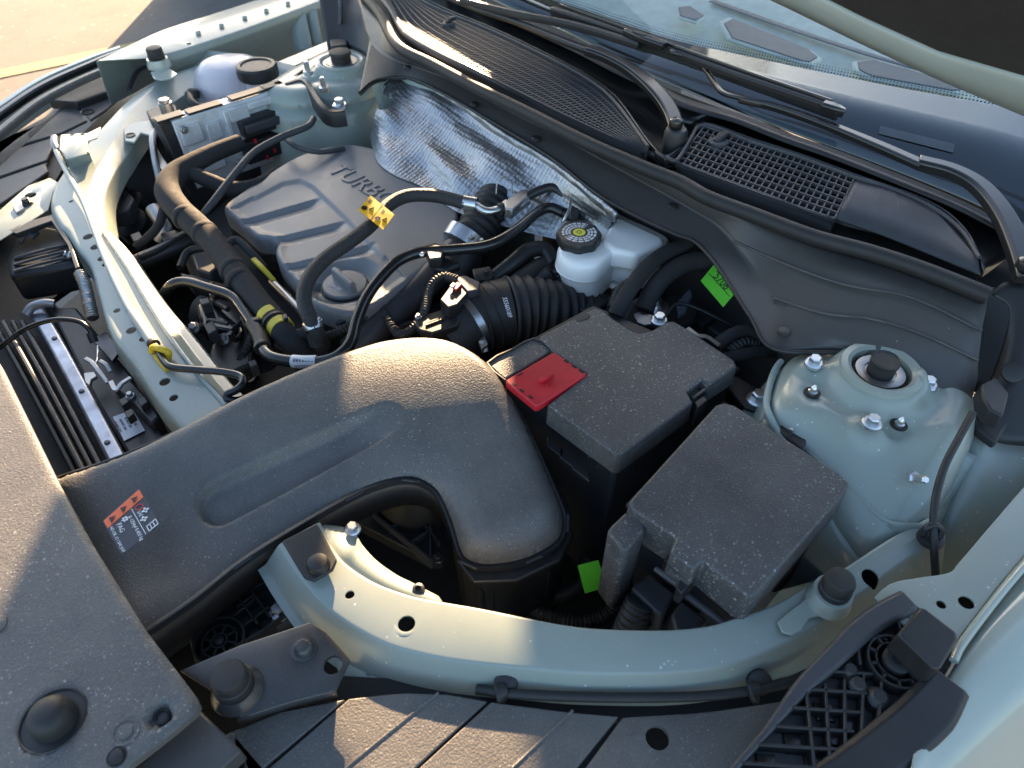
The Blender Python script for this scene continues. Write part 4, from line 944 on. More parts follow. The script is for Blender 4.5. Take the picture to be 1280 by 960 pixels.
def bumper_top():
    t = T('bumper_cover_top', 'sunlit dusty black bumper top made of wide ribbed strips', 'bumper trim')
    z = .908
    bu, bv = [150, 240, 290, 352, 432, 500, 560, 612, 700, 776, 880, 990], [1010, 940, 914, 889, 874, 866, 868, 877, 889, 896, 890, 874]
    top = lambda u0, u1: [(u, float(np.interp(u, bu, bv))) for u in np.linspace(u0, u1, 8)]
    secs = [[(150, 1010)] + top(240, 290) + [(330, 960), (300, 1010)], top(291, 431) + [(331, 958), (300, 1000)], top(436, 609) + [(519, 960), (480, 1000), (330, 1000), (336, 960)], top(614, 773) + [(724, 956), (690, 1000), (490, 1000), (524, 960)]]
    for i, s in enumerate(secs): prism('strip', PP(s, z), .006, 'dusty_plastic', t, .001)
    prism('strip_backing', PP([(150, 1010), (290, 920), (430, 880), (610, 884), (780, 906), (700, 1005)], z - .006), .003, 'deep_black', t, 0)
    for a, b in (((548, 866), (430, 962)), ((716, 888), (640, 960))):
        tube('crease', [P(*a, z - .0002), P(*b, z - .0002)], .0013, 'dusty_plastic', t, 4, 6)
    o = prism('side_panel', PP(top(778, 985) + [(960, 925), (925, 965), (880, 1010), (700, 1010), (731, 960)], z), .006, 'dusty_plastic', t, .0025)
    boolean(bake(o), [peg(P(822, 922, z), .0095)])
    # dark gap behind the strips
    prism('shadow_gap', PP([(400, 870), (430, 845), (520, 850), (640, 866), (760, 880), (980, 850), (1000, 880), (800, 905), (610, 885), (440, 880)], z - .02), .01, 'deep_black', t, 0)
bumper_top()
def headlamp():
    t = T('headlamp_housing', 'black lattice headlamp housing back with round boss beside the fender', 'headlamp')
    z = .956
    prism('base', PP([(905, 985), (945, 920), (1010, 850), (1120, 742), (1140, 745), (1198, 790), (1190, 830), (1130, 935), (1105, 1000)], z - .012), .012, 'grey_plastic', t, .002)
    def rib(a, b, w=.0011, h=.012, zz=z):
        A, B = P(*a, zz), P(*b, zz); s = (B - A).cross(Vector((0, 0, 1))).normalized() * w; prism('rib', [A + s, B + s, B - s, A - s], h, 'black_plastic', t, .0004, 1)
    # two crossing families of ribs
    for k in range(7):
        rib((1036 - 22 * k, 838 + 23 * k), (1092 - 8 * k + (12 if k > 3 else 0), 842 + 24 * k), zz=z)
    for k in range(5):
        a = (1008 + 24 * k, 860 - 6 * k); rib(a, (a[0] + 14 - 6 * k, a[1] + 130), zz=z)
    for a, b in (((1060, 800), (1096, 796)), ((1078, 784), (1110, 800)), ((1096, 764), (1138, 770)), ((1112, 748), (1132, 800)), ((1070, 790), (1076, 830)), ((1130, 745), (1150, 762))): rib(a, b)
    c = P(1121, 826, z + .002)
    for r0, r1 in ((.0215, .0200), (.0155, .0142)): lathe('boss_ring', [(r0, -.012), (r0, .0), (r1, .0), (r1, -.012)], c, 'black_plastic', t, seg=40)
    for k in range(10):
        a = k * math.pi / 5; d = Vector((math.cos(a), math.sin(a), 0)); s = Vector((-d.y, d.x, 0)) * .001
        prism('spoke', [c + d * .0145 + s, c + d * .0205 + s, c + d * .0205 - s, c + d * .0145 - s], .010, 'black_plastic', t, 0)
    lathe('boss_core', [(.0105, -.012), (.0105, .002), (.0088, .003), (.0042, .003), (.004, .0018), (.002, .0018)], c, 'black_plastic', t, seg=32)
    # long smooth edge bars
    strip('edge_bar', [(1138, 748, z + .006), (1090, 775, z + .006), (1040, 822, z + .004), (1000, 862, z), (960, 912, z), (905, 975, z)], [.020, .019, .016, .012, .006, .005], .012, 'grey_plastic', t)
    strip('outer_band', [(1190, 850, z + .006), (1165, 885, z + .006), (1120, 925, z + .004), (1060, 965, z + .002), (1000, 1005, z)], [.030, .036, .036, .03, .03], .012, 'black_plastic', t)
    prism('corner_block', [P(*q, z + .028) for q in [(1122, 792), (1150, 758), (1158, 760), (1197, 790), (1198, 800), (1176, 836), (1168, 836)]], .03, 'black_plastic', t, .003, 3)
    for (u, v, r) in ((1062, 838, .008), (1072, 856, .009), (1098, 872, .010)): lathe('moulded_lump', [(r, -.01), (r * .9, 0), (r * .5, .004)], P(u, v, z - .003), 'black_plastic', t, seg=14)
    for (u, v) in ((958, 955), (992, 930), (1030, 890), (1048, 920), (1018, 955), (1062, 905)):
        p = P(u, v, z - .0105); lathe('cell_floor', [(.010, -.001), (.009, .0008), (.004, .0014)], p, 'gloss_black', t, seg=4)
headlamp()
# ================================================================ boxes beside the rail
def fuse_box():
    t = T('fuse_box', 'black fuse box with a white-speckled lid beside the strut tower', 'fuse box')
    z = .962
    top = [(905, 503), (918, 506), (1050, 592), (1062, 604), (1058, 614), (945, 744), (936, 746), (879, 700), (868, 712), (838, 690), (846, 672), (792, 637), (786, 628), (792, 620), (895, 506)]
    prism('lid', PP(top, z), .042, 'speckled_plastic', t, .0026, 3, taper=.02)
    prism('lid_lip', [p + (p - P(920, 625, z - .04)) * .03 for p in PP([(905, 503), (1062, 604), (940, 746), (786, 630)], z - .04)], .006, 'black_plastic', t, .0015)
    # drop of the skirt below
    prism('base', PP([(905, 510), (1060, 612), (938, 752), (790, 640)], z - .046), .12, 'grey_plastic', t, .004)
    prism('side_pod', PP([(759, 664), (765, 656), (782, 640), (790, 642), (806, 656), (806, 664), (785, 688), (778, 688)], z - .012), .11, 'speckled_plastic', t, .004, 3)
    # latch in the notch
    prism('latch_pocket', PP([(838, 690), (868, 712), (862, 722), (830, 700)], z - .022), .03, 'deep_black', t, .001)
    strip('latch_bar', [P(819, 709, z - .016), P(832, 718, z - .016), P(846, 728, z - .016)], [.004, .004, .004], .004, 'grey_plastic', t, bevel=.0005)
    strip('latch_tongue', [P(841, 705, z - .02), P(848, 712, z - .02)], [.003, .003], .002, 'grey_plastic', t, bevel=.0004)
    prism('latch_cheek', PP([(845, 735), (850, 725), (868, 714), (878, 702), (880, 712), (852, 742)], z - .026), .02, 'black_plastic', t, .001)
    # connectors under the skirt
    prism('connector', PP([(788, 734), (812, 716), (845, 742), (830, 768), (822, 768)], z - .085), .05, 'grey_plastic', t, .003)
    prism('connector', PP([(838, 768), (852, 750), (885, 775), (870, 792), (845, 790)], z - .088), .05, 'grey_plastic', t, .003)
    strip('clip_rail', [P(858, 741, z - .046), P(880, 758, z - .046), P(908, 780, z - .046)], [.006, .006, .006], .006, 'grey_plastic', t)
    tube('boot', [(800, 752, .875), (792, 772, .86), (786, 792, .84)], [.013, .014, .016], 'rubber', t, rib=(.006, .0012))
    # bracket foot and far-side latch
    prism('hinge_latch', PP([(968, 535), (980, 528), (1010, 548), (1004, 562)], z - .012), .02, 'black_plastic', t, .002)
    lathe('hinge_pin', [(.002, 0), (.002, .006), (.001, .007)], P(988, 541, z - .012), 'dull_steel', t, seg=10)
fuse_box()
def battery():
    t = T('battery_box', 'black battery cover with a red terminal flap and latched sides', 'battery')
    z = .952
    lid = [(674, 421), (712, 401), (737, 388), (744, 385), (752, 388), (790, 414), (800, 417), (815, 413), (833, 402), (842, 401), (856, 409), (918, 450), (921, 458), (887, 480), (878, 474), (858, 489), (866, 503), (778, 567), (770, 568), (684, 506), (735, 467), (692, 439)]
    prism('lid', PP(lid, z), .030, 'lid_plastic', t, .0022, 3, taper=.012)
    o = prism('terminal_flap', PP([(632, 477), (634, 474), (690, 441), (693, 440), (732, 466), (733, 468), (674, 506), (669, 507)], z + .003), .010, 'red_plastic', t, .0015)
    xd = P(733, 467, z) - P(692, 440, z)
    strip('flap_handle', [P(674, 474, z + .0075), P(682, 470, z + .0085), P(691, 465, z + .0075)], [.004, .0045, .004], .006, 'red_plastic', o, bevel=.001)
    for (a, b) in (((705, 450), (710, 453)), ((715, 456.5), (720, 460)), ((724, 462.5), (729, 466)), ((641, 479), (645, 482)), ((650, 486), (655, 490)), ((661, 494), (666, 498)), ((648, 469), (653, 466))):
        A, B = P(*a, z + .0034), P(*b, z + .0034); s = (B - A).cross(Vector((0, 0, 1))).normalized() * .0011; prism('flap_slot', [A + s, B + s, B - s, A - s], .001, 'black_print', o, 0)
    text('plus_mark', '+', .020, P(686, 481, z + .0032), P(700, 474, z) - P(686, 481, z), P(675, 472, z) - P(686, 481, z), 'red_plastic', o, .0004)
    prism('side_lid', PP([(608, 453), (612, 450), (664, 424), (670, 422), (690, 438), (632, 474), (626, 470)], z - .004), .012, 'lid_plastic', t, .002)
    tube('side_lid_rim', [P(*q, z - .003) for q in ((632, 476), (609, 454), (640, 437), (668, 423), (690, 438))], .0016, 'black_plastic', t, 2, 6)
    # lip and case
    cen = P(765, 478, z - .03)
    prism('lid_lip', [p + (p - cen) * .028 for p in PP([(610, 456), (742, 384), (922, 460), (773, 568)], z - .026)], .006, 'black_plastic', t, .0015)
    prism('case', [p + (p - cen) * .01 for p in PP([(612, 458), (742, 388), (918, 462), (772, 566)], z - .032)], .26, 'grey_plastic', t, .005)
    for k in range(3):
        p0 = P(694 + k * 16, 560 + k * 14, .905); d = (P(773, 568, .92) - P(684, 506, .92)).normalized()
        prism('case_rib', [p0 + d * .012 + Vector((-.004, -.004, 0)), p0 + d * .012 + Vector((.006, .006, 0)), p0 - d * .012 + Vector((.006, .006, 0)), p0 - d * .012 + Vector((-.004, -.004, 0))], .006, 'black_plastic', t, .001)
    # wire latches
    for a, b, c, dd in (((735, 572), (742, 566), (752, 576), (746, 585)),):
        tube('wire_latch', [P(*a, z - .034), P(*b, z - .030), P(*c, z - .034), P(*dd, z - .045)], .0012, 'black_plastic', t, 5, 6)
    prism('latch', PP([(868, 502), (880, 494), (884, 500), (872, 510)], z - .006), .03, 'black_plastic', t, .001)
    strip('latch_bar', [P(866, 497, z - .004), P(874, 491, z - .003), P(882, 485, z - .004)], [.003, .003, .003], .003, 'grey_plastic', t, bevel=.0004)
    prism('latch_ear', PP([(876, 476), (882, 472), (890, 478), (884, 484)], z - .002), .012, 'lid_plastic', t, .0012)
    prism('hinge_tab', PP([(718, 398), (732, 390), (738, 393), (736, 398), (722, 402)], z + .001), .012, 'black_plastic', t, .001)
    # hold-down bracket
    b = T('battery_bracket', 'dark steel battery tray bracket with a zinc flange bolt', 'bracket')
    prism('strap', PP([(906, 478), (920, 470), (962, 494), (970, 503), (950, 515), (932, 510)], .925), .004, 'black_plastic', b, .001)
    prism('pad', PP([(928, 512), (965, 500), (985, 520), (975, 535), (950, 528)], .918), .006, 'paint', b, .001)
    hexbolt(P(947, 500, .926), .0125, b)
battery()
def brake_reservoir():
    t = T('brake_fluid_reservoir', 'white translucent brake fluid tank with black scalloped cap below the cowl', 'fluid reservoir')
    z = .945
    top = [(702, 300), (726, 290), (744, 276), (765, 264), (772, 265), (830, 292), (834, 300), (826, 312), (792, 318), (770, 312), (748, 330), (720, 330), (700, 318)]
    bot = [(694, 322), (700, 330), (718, 346), (726, 348), (748, 339), (764, 338), (784, 346), (800, 340), (830, 314), (836, 304)]
    W = cr(PP(top, z), 3, True); c = sum(W, Vector()) / len(W)
    secs = [[c.lerp(w, .02), c.lerp(w, .7) + Vector((0, 0, .001)), c.lerp(w, .93), w + Vector((0, 0, -.004)), c.lerp(w, 1.03) + Vector((0, 0, -.012)), c.lerp(w, 1.03) + Vector((0, 0, -.026)), c.lerp(w, .98) + Vector((0, 0, -.034)), c.lerp(w, .85) + Vector((0, 0, -.065))] for w in W]
    loft('tank', secs + [secs[0]], 'tank_white', t, 1, 3, solid=0)
    loft('tank_seam', [[c.lerp(w, 1.02) + Vector((0, 0, -.024)), c.lerp(w, 1.05) + Vector((0, 0, -.0255)), c.lerp(w, 1.02) + Vector((0, 0, -.027))] for w in W + [W[0]]], 'tank_white', t, 1, 2, solid=0)
    prism('tank_block', PP([(752, 300), (770, 268), (830, 296), (830, 304), (795, 318), (765, 312)], z + .006), .03, 'tank_white', t, .006, 3)
    b = P(723, 303, z)
    lathe('neck', [(.025, -.006), (.024, .004)], b, 'tank_white', t)
    b = b + Vector((0, 0, -.002))
    cp = lathe('cap', [(.0280, -.004), (.0300, .002), (.0300, .011), (.0285, .0135), (.0265, .014), (.003, .0138)], b + Vector((0, 0, .004)), 'black_plastic', t, seg=96, lobes=8, lobe=.035)
    q = b + Vector((0, 0, .0182))
    for r0, r1 in ((.0235, .0205), (.0190, .0160), (.0148, .0118)):
        for a0, a1 in ((.25, 2.75), (2.95, 6.1)):
            V = []; F = []; n = 40
            for k in range(n + 1):
                a = a0 + (a1 - a0) * k / n
                for r in (r0, r1): V.append(q + Vector((math.cos(a) * r, math.sin(a) * r, 0)))
            for k in range(n):
                if (k * 7) % 5 != 2: F.append([2 * k, 2 * k + 2, 2 * k + 3, 2 * k + 1])
            raw('cap_print', V, F, 'white_print', cp, recalc=False)
    lathe('cap_emblem', [(.0085, 0), (.0085, .0003), (.001, .0003)], q, 'cap_yellow', cp); lathe('cap_symbol', [(.0036, .0002), (.0036, .0006), (.0027, .0006), (.0027, .0002)], q, 'black_print', cp, seg=24)
    # line and hose to the booster beneath
    tube('outlet_hose', [(690, 340, .90), (676, 352, .885), (650, 372, .87), (632, 388, .85)], .0125, 'rubber', t)
    tube('corrugated_hose', [(700, 335, .905), (704, 352, .885), (700, 375, .86)], .012, 'rubber', t, rib=(.006, .0012))
brake_reservoir()
def tags():
    g = T('green_tag', 'bright green numbered inspection tag hanging beside the cowl edge', 'tag', 'green inspection tags')
    a, b, c = P(893, 330, .955), P(922, 362, .955), P(904, 384, .94); d = a + (c - b)
    n = (b - a).cross(d - a).normalized(); n = n if n.z > 0 else -n
    pl = frame_prism('tag_sheet', [a, b, c, d], n, .0005, 'green_tag', g, 0)
    L = lambda s, t: a.lerp(b, s).lerp(d.lerp(c, s), t) + n * .0004
    xd = b - a; yd = a - d
    text('tag_number', '5706', .0155, L(.5, .28), xd, yd, 'black_print', pl, .0001); text('tag_number', '5706', .0125, L(.42, .03), xd, yd, 'black_print', pl, .0001)
    frame_prism('tag_rule', [L(.05, .46), L(.95, .46), L(.95, .49), L(.05, .49)], n, .0002, 'black_print', pl, 0)
    tube('tag_wire', [a, PD(888, 322, .93), PD(880, 318, .95)], .001, 'black_plastic', g, 4, 6)
    g = T('green_tag', 'small green tag on the harness between the fuse box and air box', 'tag', 'green inspection tags')
    a, b, c, d = P(722, 707, .84), P(748, 700, .845), P(758, 734, .82), P(731, 742, .815)
    n = (b - a).cross(d - a).normalized(); n = n if n.z > 0 else -n
    frame_prism('tag_sheet', [a, b, c, d], n, .0005, 'green_tag', g, 0); tube('tag_wire', [c, P(766, 738, .815), P(772, 742, .805)], .001, 'dull_steel', g, 4, 6)
    h = T('corrugated_loom', 'black corrugated wiring loom curling beneath the green tag by the fuse box', 'wiring')
    tube('loom', [(772, 742, .80), (768, 758, .79), (752, 772, .78), (725, 778, .775), (690, 772, .77), (660, 760, .76)], .0075, 'rubber', h, rib=(.0045, .0011))
    tube('loom', [(735, 700, .76), (725, 730, .75), (700, 745, .745), (670, 745, .74)], .010, 'rubber', h)
tags()
# ================================================================ engine
def engine():
    t = T('engine_cover', 'grey plastic engine cover with stepped ribs, raised TURBO lettering and oil cap', 'engine cover')
    z = .898
    out = [(282, 266), (290, 257), (320, 236), (362, 208), (398, 193), (430, 187), (455, 189), (480, 196), (520, 212), (556, 235), (574, 256), (572, 290), (556, 320), (530, 345), (500, 368), (470, 388), (440, 400), (405, 392), (385, 380), (372, 360), (352, 336), (346, 322), (348, 310), (342, 305), (326, 303), (318, 299), (300, 283), (286, 272)]
    W = cr(PP(out, z - .012), 3, True); G = [((288, 279), (404, 246)), ((316, 304), (436, 275)), ((345, 334), (474, 303)), ((358, 356), (420, 339))]
    oc = P(432, 361, z - .02)
    def zf(X, Y, D):
        U, V = npix(X, Y, np.full_like(X, z)); h = z - rnd(D, .007, .010)
        # slope to the back
        for a, b in G:
            t_, s = sseg(U, V, a, b)       # s>0 on the upper side of the groove line
            prof = np.where(s > 0, np.clip(1 - s / 2.6, 0, 1), np.clip(1 + s / 10.0, 0, 1)); fade = 1 - smooth(t_, .80, 1.0)
            h = h - .0075 * prof * fade
        # field of ribs sits below the outer frame
        ed = [(318, 244), (352, 226), (375, 222), (392, 230), (432, 268), (480, 318)]
        q = np.full(X.shape, 1e9); sd = np.zeros(X.shape)
        for a, b in zip(ed[:-1], ed[1:]):
            ab = (b[0] - a[0], b[1] - a[1]); L2 = ab[0] ** 2 + ab[1] ** 2; tt = np.clip(((U - a[0]) * ab[0] + (V - a[1]) * ab[1]) / L2, 0, 1)
            dx = U - a[0] - tt * ab[0]; dy = V - a[1] - tt * ab[1]; dd = np.hypot(dx, dy); cs = (dx * ab[1] - dy * ab[0]); m = dd < q
            q = np.where(m, dd, q); sd = np.where(m, np.sign(cs), sd)
        h = h - .0035 * np.where(sd < 0, smooth(q, 0, 6), 0) * smooth(D, 0, .02)
        # well for the filler cap
        r = np.hypot(X - oc.x, Y - oc.y); h = h - .014 * (1 - smooth(r, .036, .058)) * 1.0
        # step at the back edge
        t_, s = sseg(U, V, (447, 200), (458, 190)); 
        return h
    field('shell', W, zf, .03, 'cover_plastic', t, .0019, ang=24)
    ro = prism('skirt', [w + Vector((0, 0, -.02)) for w in W], .03, 'black_plastic', t, 0)
    xd = P(478, 245, z) - P(414, 208, z); yd = P(430, 190, z) - P(418, 214, z)
    text('raised_lettering', 'TURBO', .050, P(454, 231, z + .0006), xd, yd, 'cover_plastic', t, .0016)
    c = oc + Vector((0, 0, .004))
    lathe('cap_recess', [(.034, -.004), (.034, .0008), (.0325, .0008), (.0325, -.003)], c, 'deep_black', t, seg=44)
    cap = lathe('oil_cap', [(.0315, -.006), (.0315, .004), (.030, .006), (.003, .0065)], c, 'cover_plastic', t, seg=44)
    d = (P(445, 372, z) - P(418, 348, z)); d.z = 0; d.normalize(); s = Vector((-d.y, d.x, 0))
    prism('cap_handle', [c + d * 0.026 + s * .0045 + Vector((0, 0, .020)), c - d * 0.026 + s * .0045 + Vector((0, 0, .020)), c - d * 0.026 - s * .0045 + Vector((0, 0, .020)), c + d * 0.026 - s * .0045 + Vector((0, 0, .020))], .016, 'cover_plastic', cap, .003, 3, taper=.10)
    text('cap_lettering', '5W30', .009, c + s * .016 * (-1) + Vector((0, 0, .0068)), P(430, 372, z) - P(410, 364, z), P(414, 356, z) - P(410, 366, z), 'white_print', cap, .0001)
    # block and accessories under the cover
    b = T('engine_block', 'dark engine block and accessories below the grey engine cover', 'engine')
    prism('block', PP([(220, 300), (290, 240), (440, 190), (590, 260), (560, 420), (400, 520), (300, 480)], .80), .28, 'deep_black', b, .01)
    # accessory cluster seen beside the cross member
    blobs = [((262, 388), .83, .035, 'black_plastic'), ((300, 420), .82, .04, 'black_plastic'), ((255, 345), .82, .022, 'black_plastic'), ((330, 455), .80, .035, 'gloss_black'), ((285, 455), .79, .03, 'black_plastic')]
    for k, ((u, v), zz, r, m) in enumerate(blobs):
        lathe('accessory_housing', [(r, -.05), (r, -.006), (r * .9, 0), (r * .55, .002), (r * .5, .006), (r * .25, .006)], P(u, v, zz), m, b, nrm=(-.35 + .1 * k, -.3 + .12 * (k % 3), .85), seg=24)
    prism('coil_housing', PP([(245, 380), (262, 362), (300, 370), (310, 398), (290, 415), (250, 408)], .845), .03, 'gloss_black', b, .006, 3)
    prism('coil_housing', PP([(268, 420), (300, 405), (318, 420), (314, 455), (280, 470), (258, 450)], .835), .03, 'black_plastic', b, .005, 3)
    for (u, v, zz) in ((280, 424, .838), (312, 470, .81), (243, 410, .83)): hexbolt(P(u, v, zz), .009, b, 'dull_steel', nrm=(-.3, -.3, .9))
    tube('accessory_hose', [(300, 452, .83), (312, 430, .84), (318, 415, .85)], .006, 'rubber', b, rib=(.005, .0009))
    prism('connector', PP([(240, 318), (262, 312), (274, 330), (262, 342), (246, 336)], .862), .025, 'grey_plastic', b, .003)
    prism('connector', PP([(224, 340), (250, 345), (285, 356), (280, 366), (240, 358)], .855), .02, 'black_plastic', b, .003)
    tube('accessory_hose', [(225, 335, .85), (235, 315, .855), (258, 310, .858), (280, 318, .86)], .006, 'rubber', b)
    prism('intake_runner', PP([(430, 430), (470, 402), (530, 368), (560, 372), (540, 400), (470, 440), (440, 450)], .845), .06, 'black_plastic', b, .012, 3)
    tube('intake_pipe', [(438, 440, .85), (470, 412, .86), (510, 376, .872), (545, 342, .88), (570, 316, .885)], [.020, .021, .021, .022, .024], 'grey_plastic', b, seg=20)
    tube('fuel_line', [(420, 405, .88), (440, 396, .885), (462, 384, .888)], .003, 'black_plastic', b)
    for (u, v) in ((424, 404), (448, 398), (436, 420)): prism('injector_plug', PP([(u, v), (u + 16, v - 9), (u + 22, v - 2), (u + 6, v + 8)], .872), .018, 'black_plastic', b, .002)
    tube('harness_branch', [(395, 424, .872), (425, 414, .878), (452, 398, .882), (476, 370, .885), (500, 352, .885)], .0055, 'rubber', b, rib=(.0045, .0008))
    tube('dipstick_tube', [(340, 352, .86), (372, 384, .87), (392, 410, .865)], .0058, 'dull_steel', b)
    random.seed(11)
    for k in range(16):
        u, v = random.choice(((random.uniform(205, 330), random.uniform(330, 470)), (random.uniform(430, 560), random.uniform(395, 430)), (random.uniform(620, 760), random.uniform(330, 380))))
        pts = [(u, v, .84 + random.uniform(0, .02))]
        for q in range(3): pts.append((pts[-1][0] + random.uniform(-26, 30), pts[-1][1] + random.uniform(-16, 16), .84 + random.uniform(-.01, .03)))
        tube('loose_wire', pts, random.choice((.0022, .003, .0042)), random.choice(('rubber', 'taped', 'gloss_black', 'grey_plastic')), b, 6, 8)
    for k in range(12):
        u, v = random.choice(((random.uniform(215, 320), random.uniform(335, 460)), (random.uniform(430, 540), random.uniform(395, 425)), (random.uniform(610, 760), random.uniform(335, 385)), (random.uniform(130, 200), random.uniform(215, 300))))
        w, h = random.uniform(9, 20), random.uniform(6, 12); prism('small_connector', PP([(u, v), (u + w, v - h * .5), (u + w + h * .5, v + h * .5), (u + h * .5, v + h)], .845 + random.uniform(0, .02)), .02, random.choice(('black_plastic', 'grey_plastic')), b, .0015)
    strip('dipstick_handle', [P(316, 322, .90), P(328, 334, .897), P(343, 350, .885)], [.008, .008, .007], .004, 'yellow_tape', b)
engine()
# ================================================================ hoses, pipes, wiring
def hoses():
    t = T('refrigerant_hose', 'braided black refrigerant hose with yellow warning flag and metal fittings', 'hose')
    tube('hose', [(404, 432, .875), (398, 420, .895), (388, 400, .915), (380, 375, .93), (385, 350, .94), (405, 325, .945), (440, 300, .948), (465, 280, .95), (485, 257, .955), (510, 245, .957), (545, 245, .955), (582, 254, .95)], .0098, 'braided', t, 10, 18)
    tube('ferrule', [(398, 430, .882), (394, 414, .90)], .0115, 'braided', t, 3, 18); tube('ferrule', [(580, 253, .95), (596, 256, .949)], .0112, 'zinc', t, 3, 18)
    lathe('clamp', [(.0118, -.006), (.0124, -.004), (.0124, .004), (.0118, .006)], P(391, 407, .907), 'zinc', t, nrm=(P(385, 392, .915) - P(396, 420, .895)), seg=24)
    hexbolt(P(399, 400, .914), .004, t, 'zinc')
    tube('metal_pipe', [(594, 256, .949), (608, 264, .947), (622, 262, .946), (634, 254, .948)], .0062, 'zinc', t, 8, 14)
    prism('pipe_block', PP([(630, 252), (652, 236), (660, 236), (660, 246), (640, 262), (632, 260)], .957), .016, 'dull_steel', t, .002)
    tube('service_port', [(640, 262, .945), (650, 256, .948), (658, 250, .95)], .0085, 'dull_steel', t)
    tube('port_loop', [(620, 242, .95), (622, 228, .965), (632, 220, .97), (639, 228, .965), (640, 242, .955)], .0010, 'dull_steel', t, 8, 6)
    lathe('pipe_collar', [(.0085, -.004), (.009, 0), (.0085, .004)], P(626, 261, .946), 'black_plastic', t, nrm=(P(630, 258, .946) - P(620, 263, .946)))
    # folded warning flag
    a = [P(448, 262, .968), P(463, 244, .972), P(493, 268, .962), P(479, 287, .957)]
    n = (a[1] - a[0]).cross(a[3] - a[0]).normalized(); n = n if n.z > 0 else -n
    fl = frame_prism('warning_flag', a, n, .0008, 'yellow_tag', t, 0)
    L = lambda s, q: a[0].lerp(a[1], q).lerp(a[3].lerp(a[2], q), s) + n * .0004
    for s in (.02, .56):
        for (x, y, w) in ((.10, .10, 0), (.10, .58, 1), (.26, .45, 2)):
            c = L(s + x, y + .16)
            if w == 0: lathe('flag_symbol', [(.0044, 0), (.0044, .0003), (.0034, .0003), (.0034, 0)], c, 'black_print', fl, nrm=n, seg=20); lathe('flag_symbol', [(.002, 0), (.002, .0003), (.0005, .0003)], c, 'black_print', fl, nrm=n, seg=5)
            elif w == 1: frame_prism('flag_symbol', [L(s + x - .05, y + .06), L(s + x + .04, y + .06), L(s + x + .04, y + .26), L(s + x - .05, y + .26)], n, .0003, 'black_print', fl, 0)
            else:
                q = [L(s + x - .02, y - .08), L(s + x + .14, y - .08), L(s + x + .06, y + .14)]
                for i in range(3): tube('flag_symbol', [q[i], q[(i + 1) % 3]], .0005, 'black_print', fl, 2, 5)
    for s in (.50,): frame_prism('flag_fold', [L(s, 0), L(s + .012, 0), L(s + .012, 1), L(s, 1)], n, .0003, 'black_print', fl, 0)

    t = T('coolant_pipe', 'glossy black pipe with white barcode sticker bending in front of the oil cap', 'pipe')
    tube('pipe', [(206, 400, .80), (202, 378, .85), (212, 358, .882), (232, 352, .89), (262, 360, .893), (290, 370, .893), (305, 388, .89), (318, 408, .887)], .0072, 'gloss_black', t, 8, 16)
    tube('joint', [(316, 404, .888), (324, 418, .888), (330, 436, .888)], .0100, 'rubber', t, 8, 16)
    tube('pipe', [(328, 428, .888), (332, 440, .889), (345, 448, .891), (372, 452, .893), (400, 452, .895), (422, 445, .90), (438, 428, .905), (446, 400, .91), (458, 372, .915), (478, 345, .92), (500, 325, .925), (528, 315, .928), (570, 312, .93), (612, 306, .932), (645, 288, .935), (672, 266, .94), (688, 260, .942), (704, 266, .94)], .0078, 'gloss_black', t, 8, 16)
    for (u, v) in ((322, 406), (328, 434)): lathe('hose_clamp', [(.0108, -.003), (.0112, 0), (.0108, .003)], P(u, v, .888), 'black_plastic', t, nrm=(P(330, 436, .888) - P(318, 404, .888)))
    # wrapped barcode sticker
    lb = tube('barcode_sticker', [(366, 451.5, .8928), (380, 452.4, .894), (396, 452, .895)], .0083, 'white_print', t, 4, 20)
    ax = P(366, 452, .895) - P(396, 452, .895); up = P(380, 462, .895) - P(380, 440, .90)
    vw = (CP - P(381, 452, .894)).normalized()
    text('sticker_number', '80008398', .0075, P(381, 450, .894) + vw * .0108, ax, up, 'black_print', lb, .0001)
    for k in range(14):
        x = 369 + k * 1.9; p = P(x, 458, .894) + vw * .0098; frame_prism('bar', [p + ax.normalized() * .0005 - up.normalized() * .002, p - ax.normalized() * .0005 - up.normalized() * .002, p - ax.normalized() * .0005 + up.normalized() * .003, p + ax.normalized() * .0005 + up.normalized() * .003], vw, .0004, 'black_print', lb, 0)
    prism('pipe_clip', PP([(530, 306), (545, 302), (556, 308), (552, 322), (536, 324)], .934), .016, 'black_plastic', t, .002)
    prism('clip_saddle', PP([(534, 322), (560, 318), (576, 330), (556, 338), (542, 334)], .918), .012, 'black_plastic', t, .003)
    lathe('clip_pin', [(.003, 0), (.003, .006), (.0015, .007)], P(528, 318, .936), 'zinc', t, nrm=(-.6, -.6, .5))

    t = T('vent_pipe', 'thin black pipe with metal clip running to the cowl behind the reservoir', 'pipe')
    tube('pipe', [(655, 248, .948), (675, 238, .955), (692, 235, .957), (710, 248, .952), (726, 262, .945), (742, 274, .935)], .0068, 'black_plastic', t, 8, 14)
    tube('pipe', [(700, 264, .94), (716, 272, .935), (735, 282, .925)], .0068, 'black_plastic', t)
    strip('metal_clip', [P(714, 246, .962), P(712, 260, .958), P(706, 272, .95), P(702, 276, .945)], [.004, .004, .004, .005], .0015, 'zinc', t)
    prism('clip_body', PP([(714, 246), (724, 252), (722, 272), (712, 272)], .952), .014, 'black_plastic', t, .002)

    t = T('turbo_inlet_hose', 'black corrugated turbo hose with aluminium clamp rising toward the foil bulkhead', 'hose')
    tube('bellows', [(584, 312, .875), (596, 290, .89), (610, 270, .90), (622, 254, .905), (632, 240, .905)], [.032, .031, .033, .034, .030], 'rubber', t, seg=28, rib=(.012, .0022))
    tube('clamp_band', [(577, 306, .887), (586, 292, .898)], .0325, 'zinc', t, 3, 32)
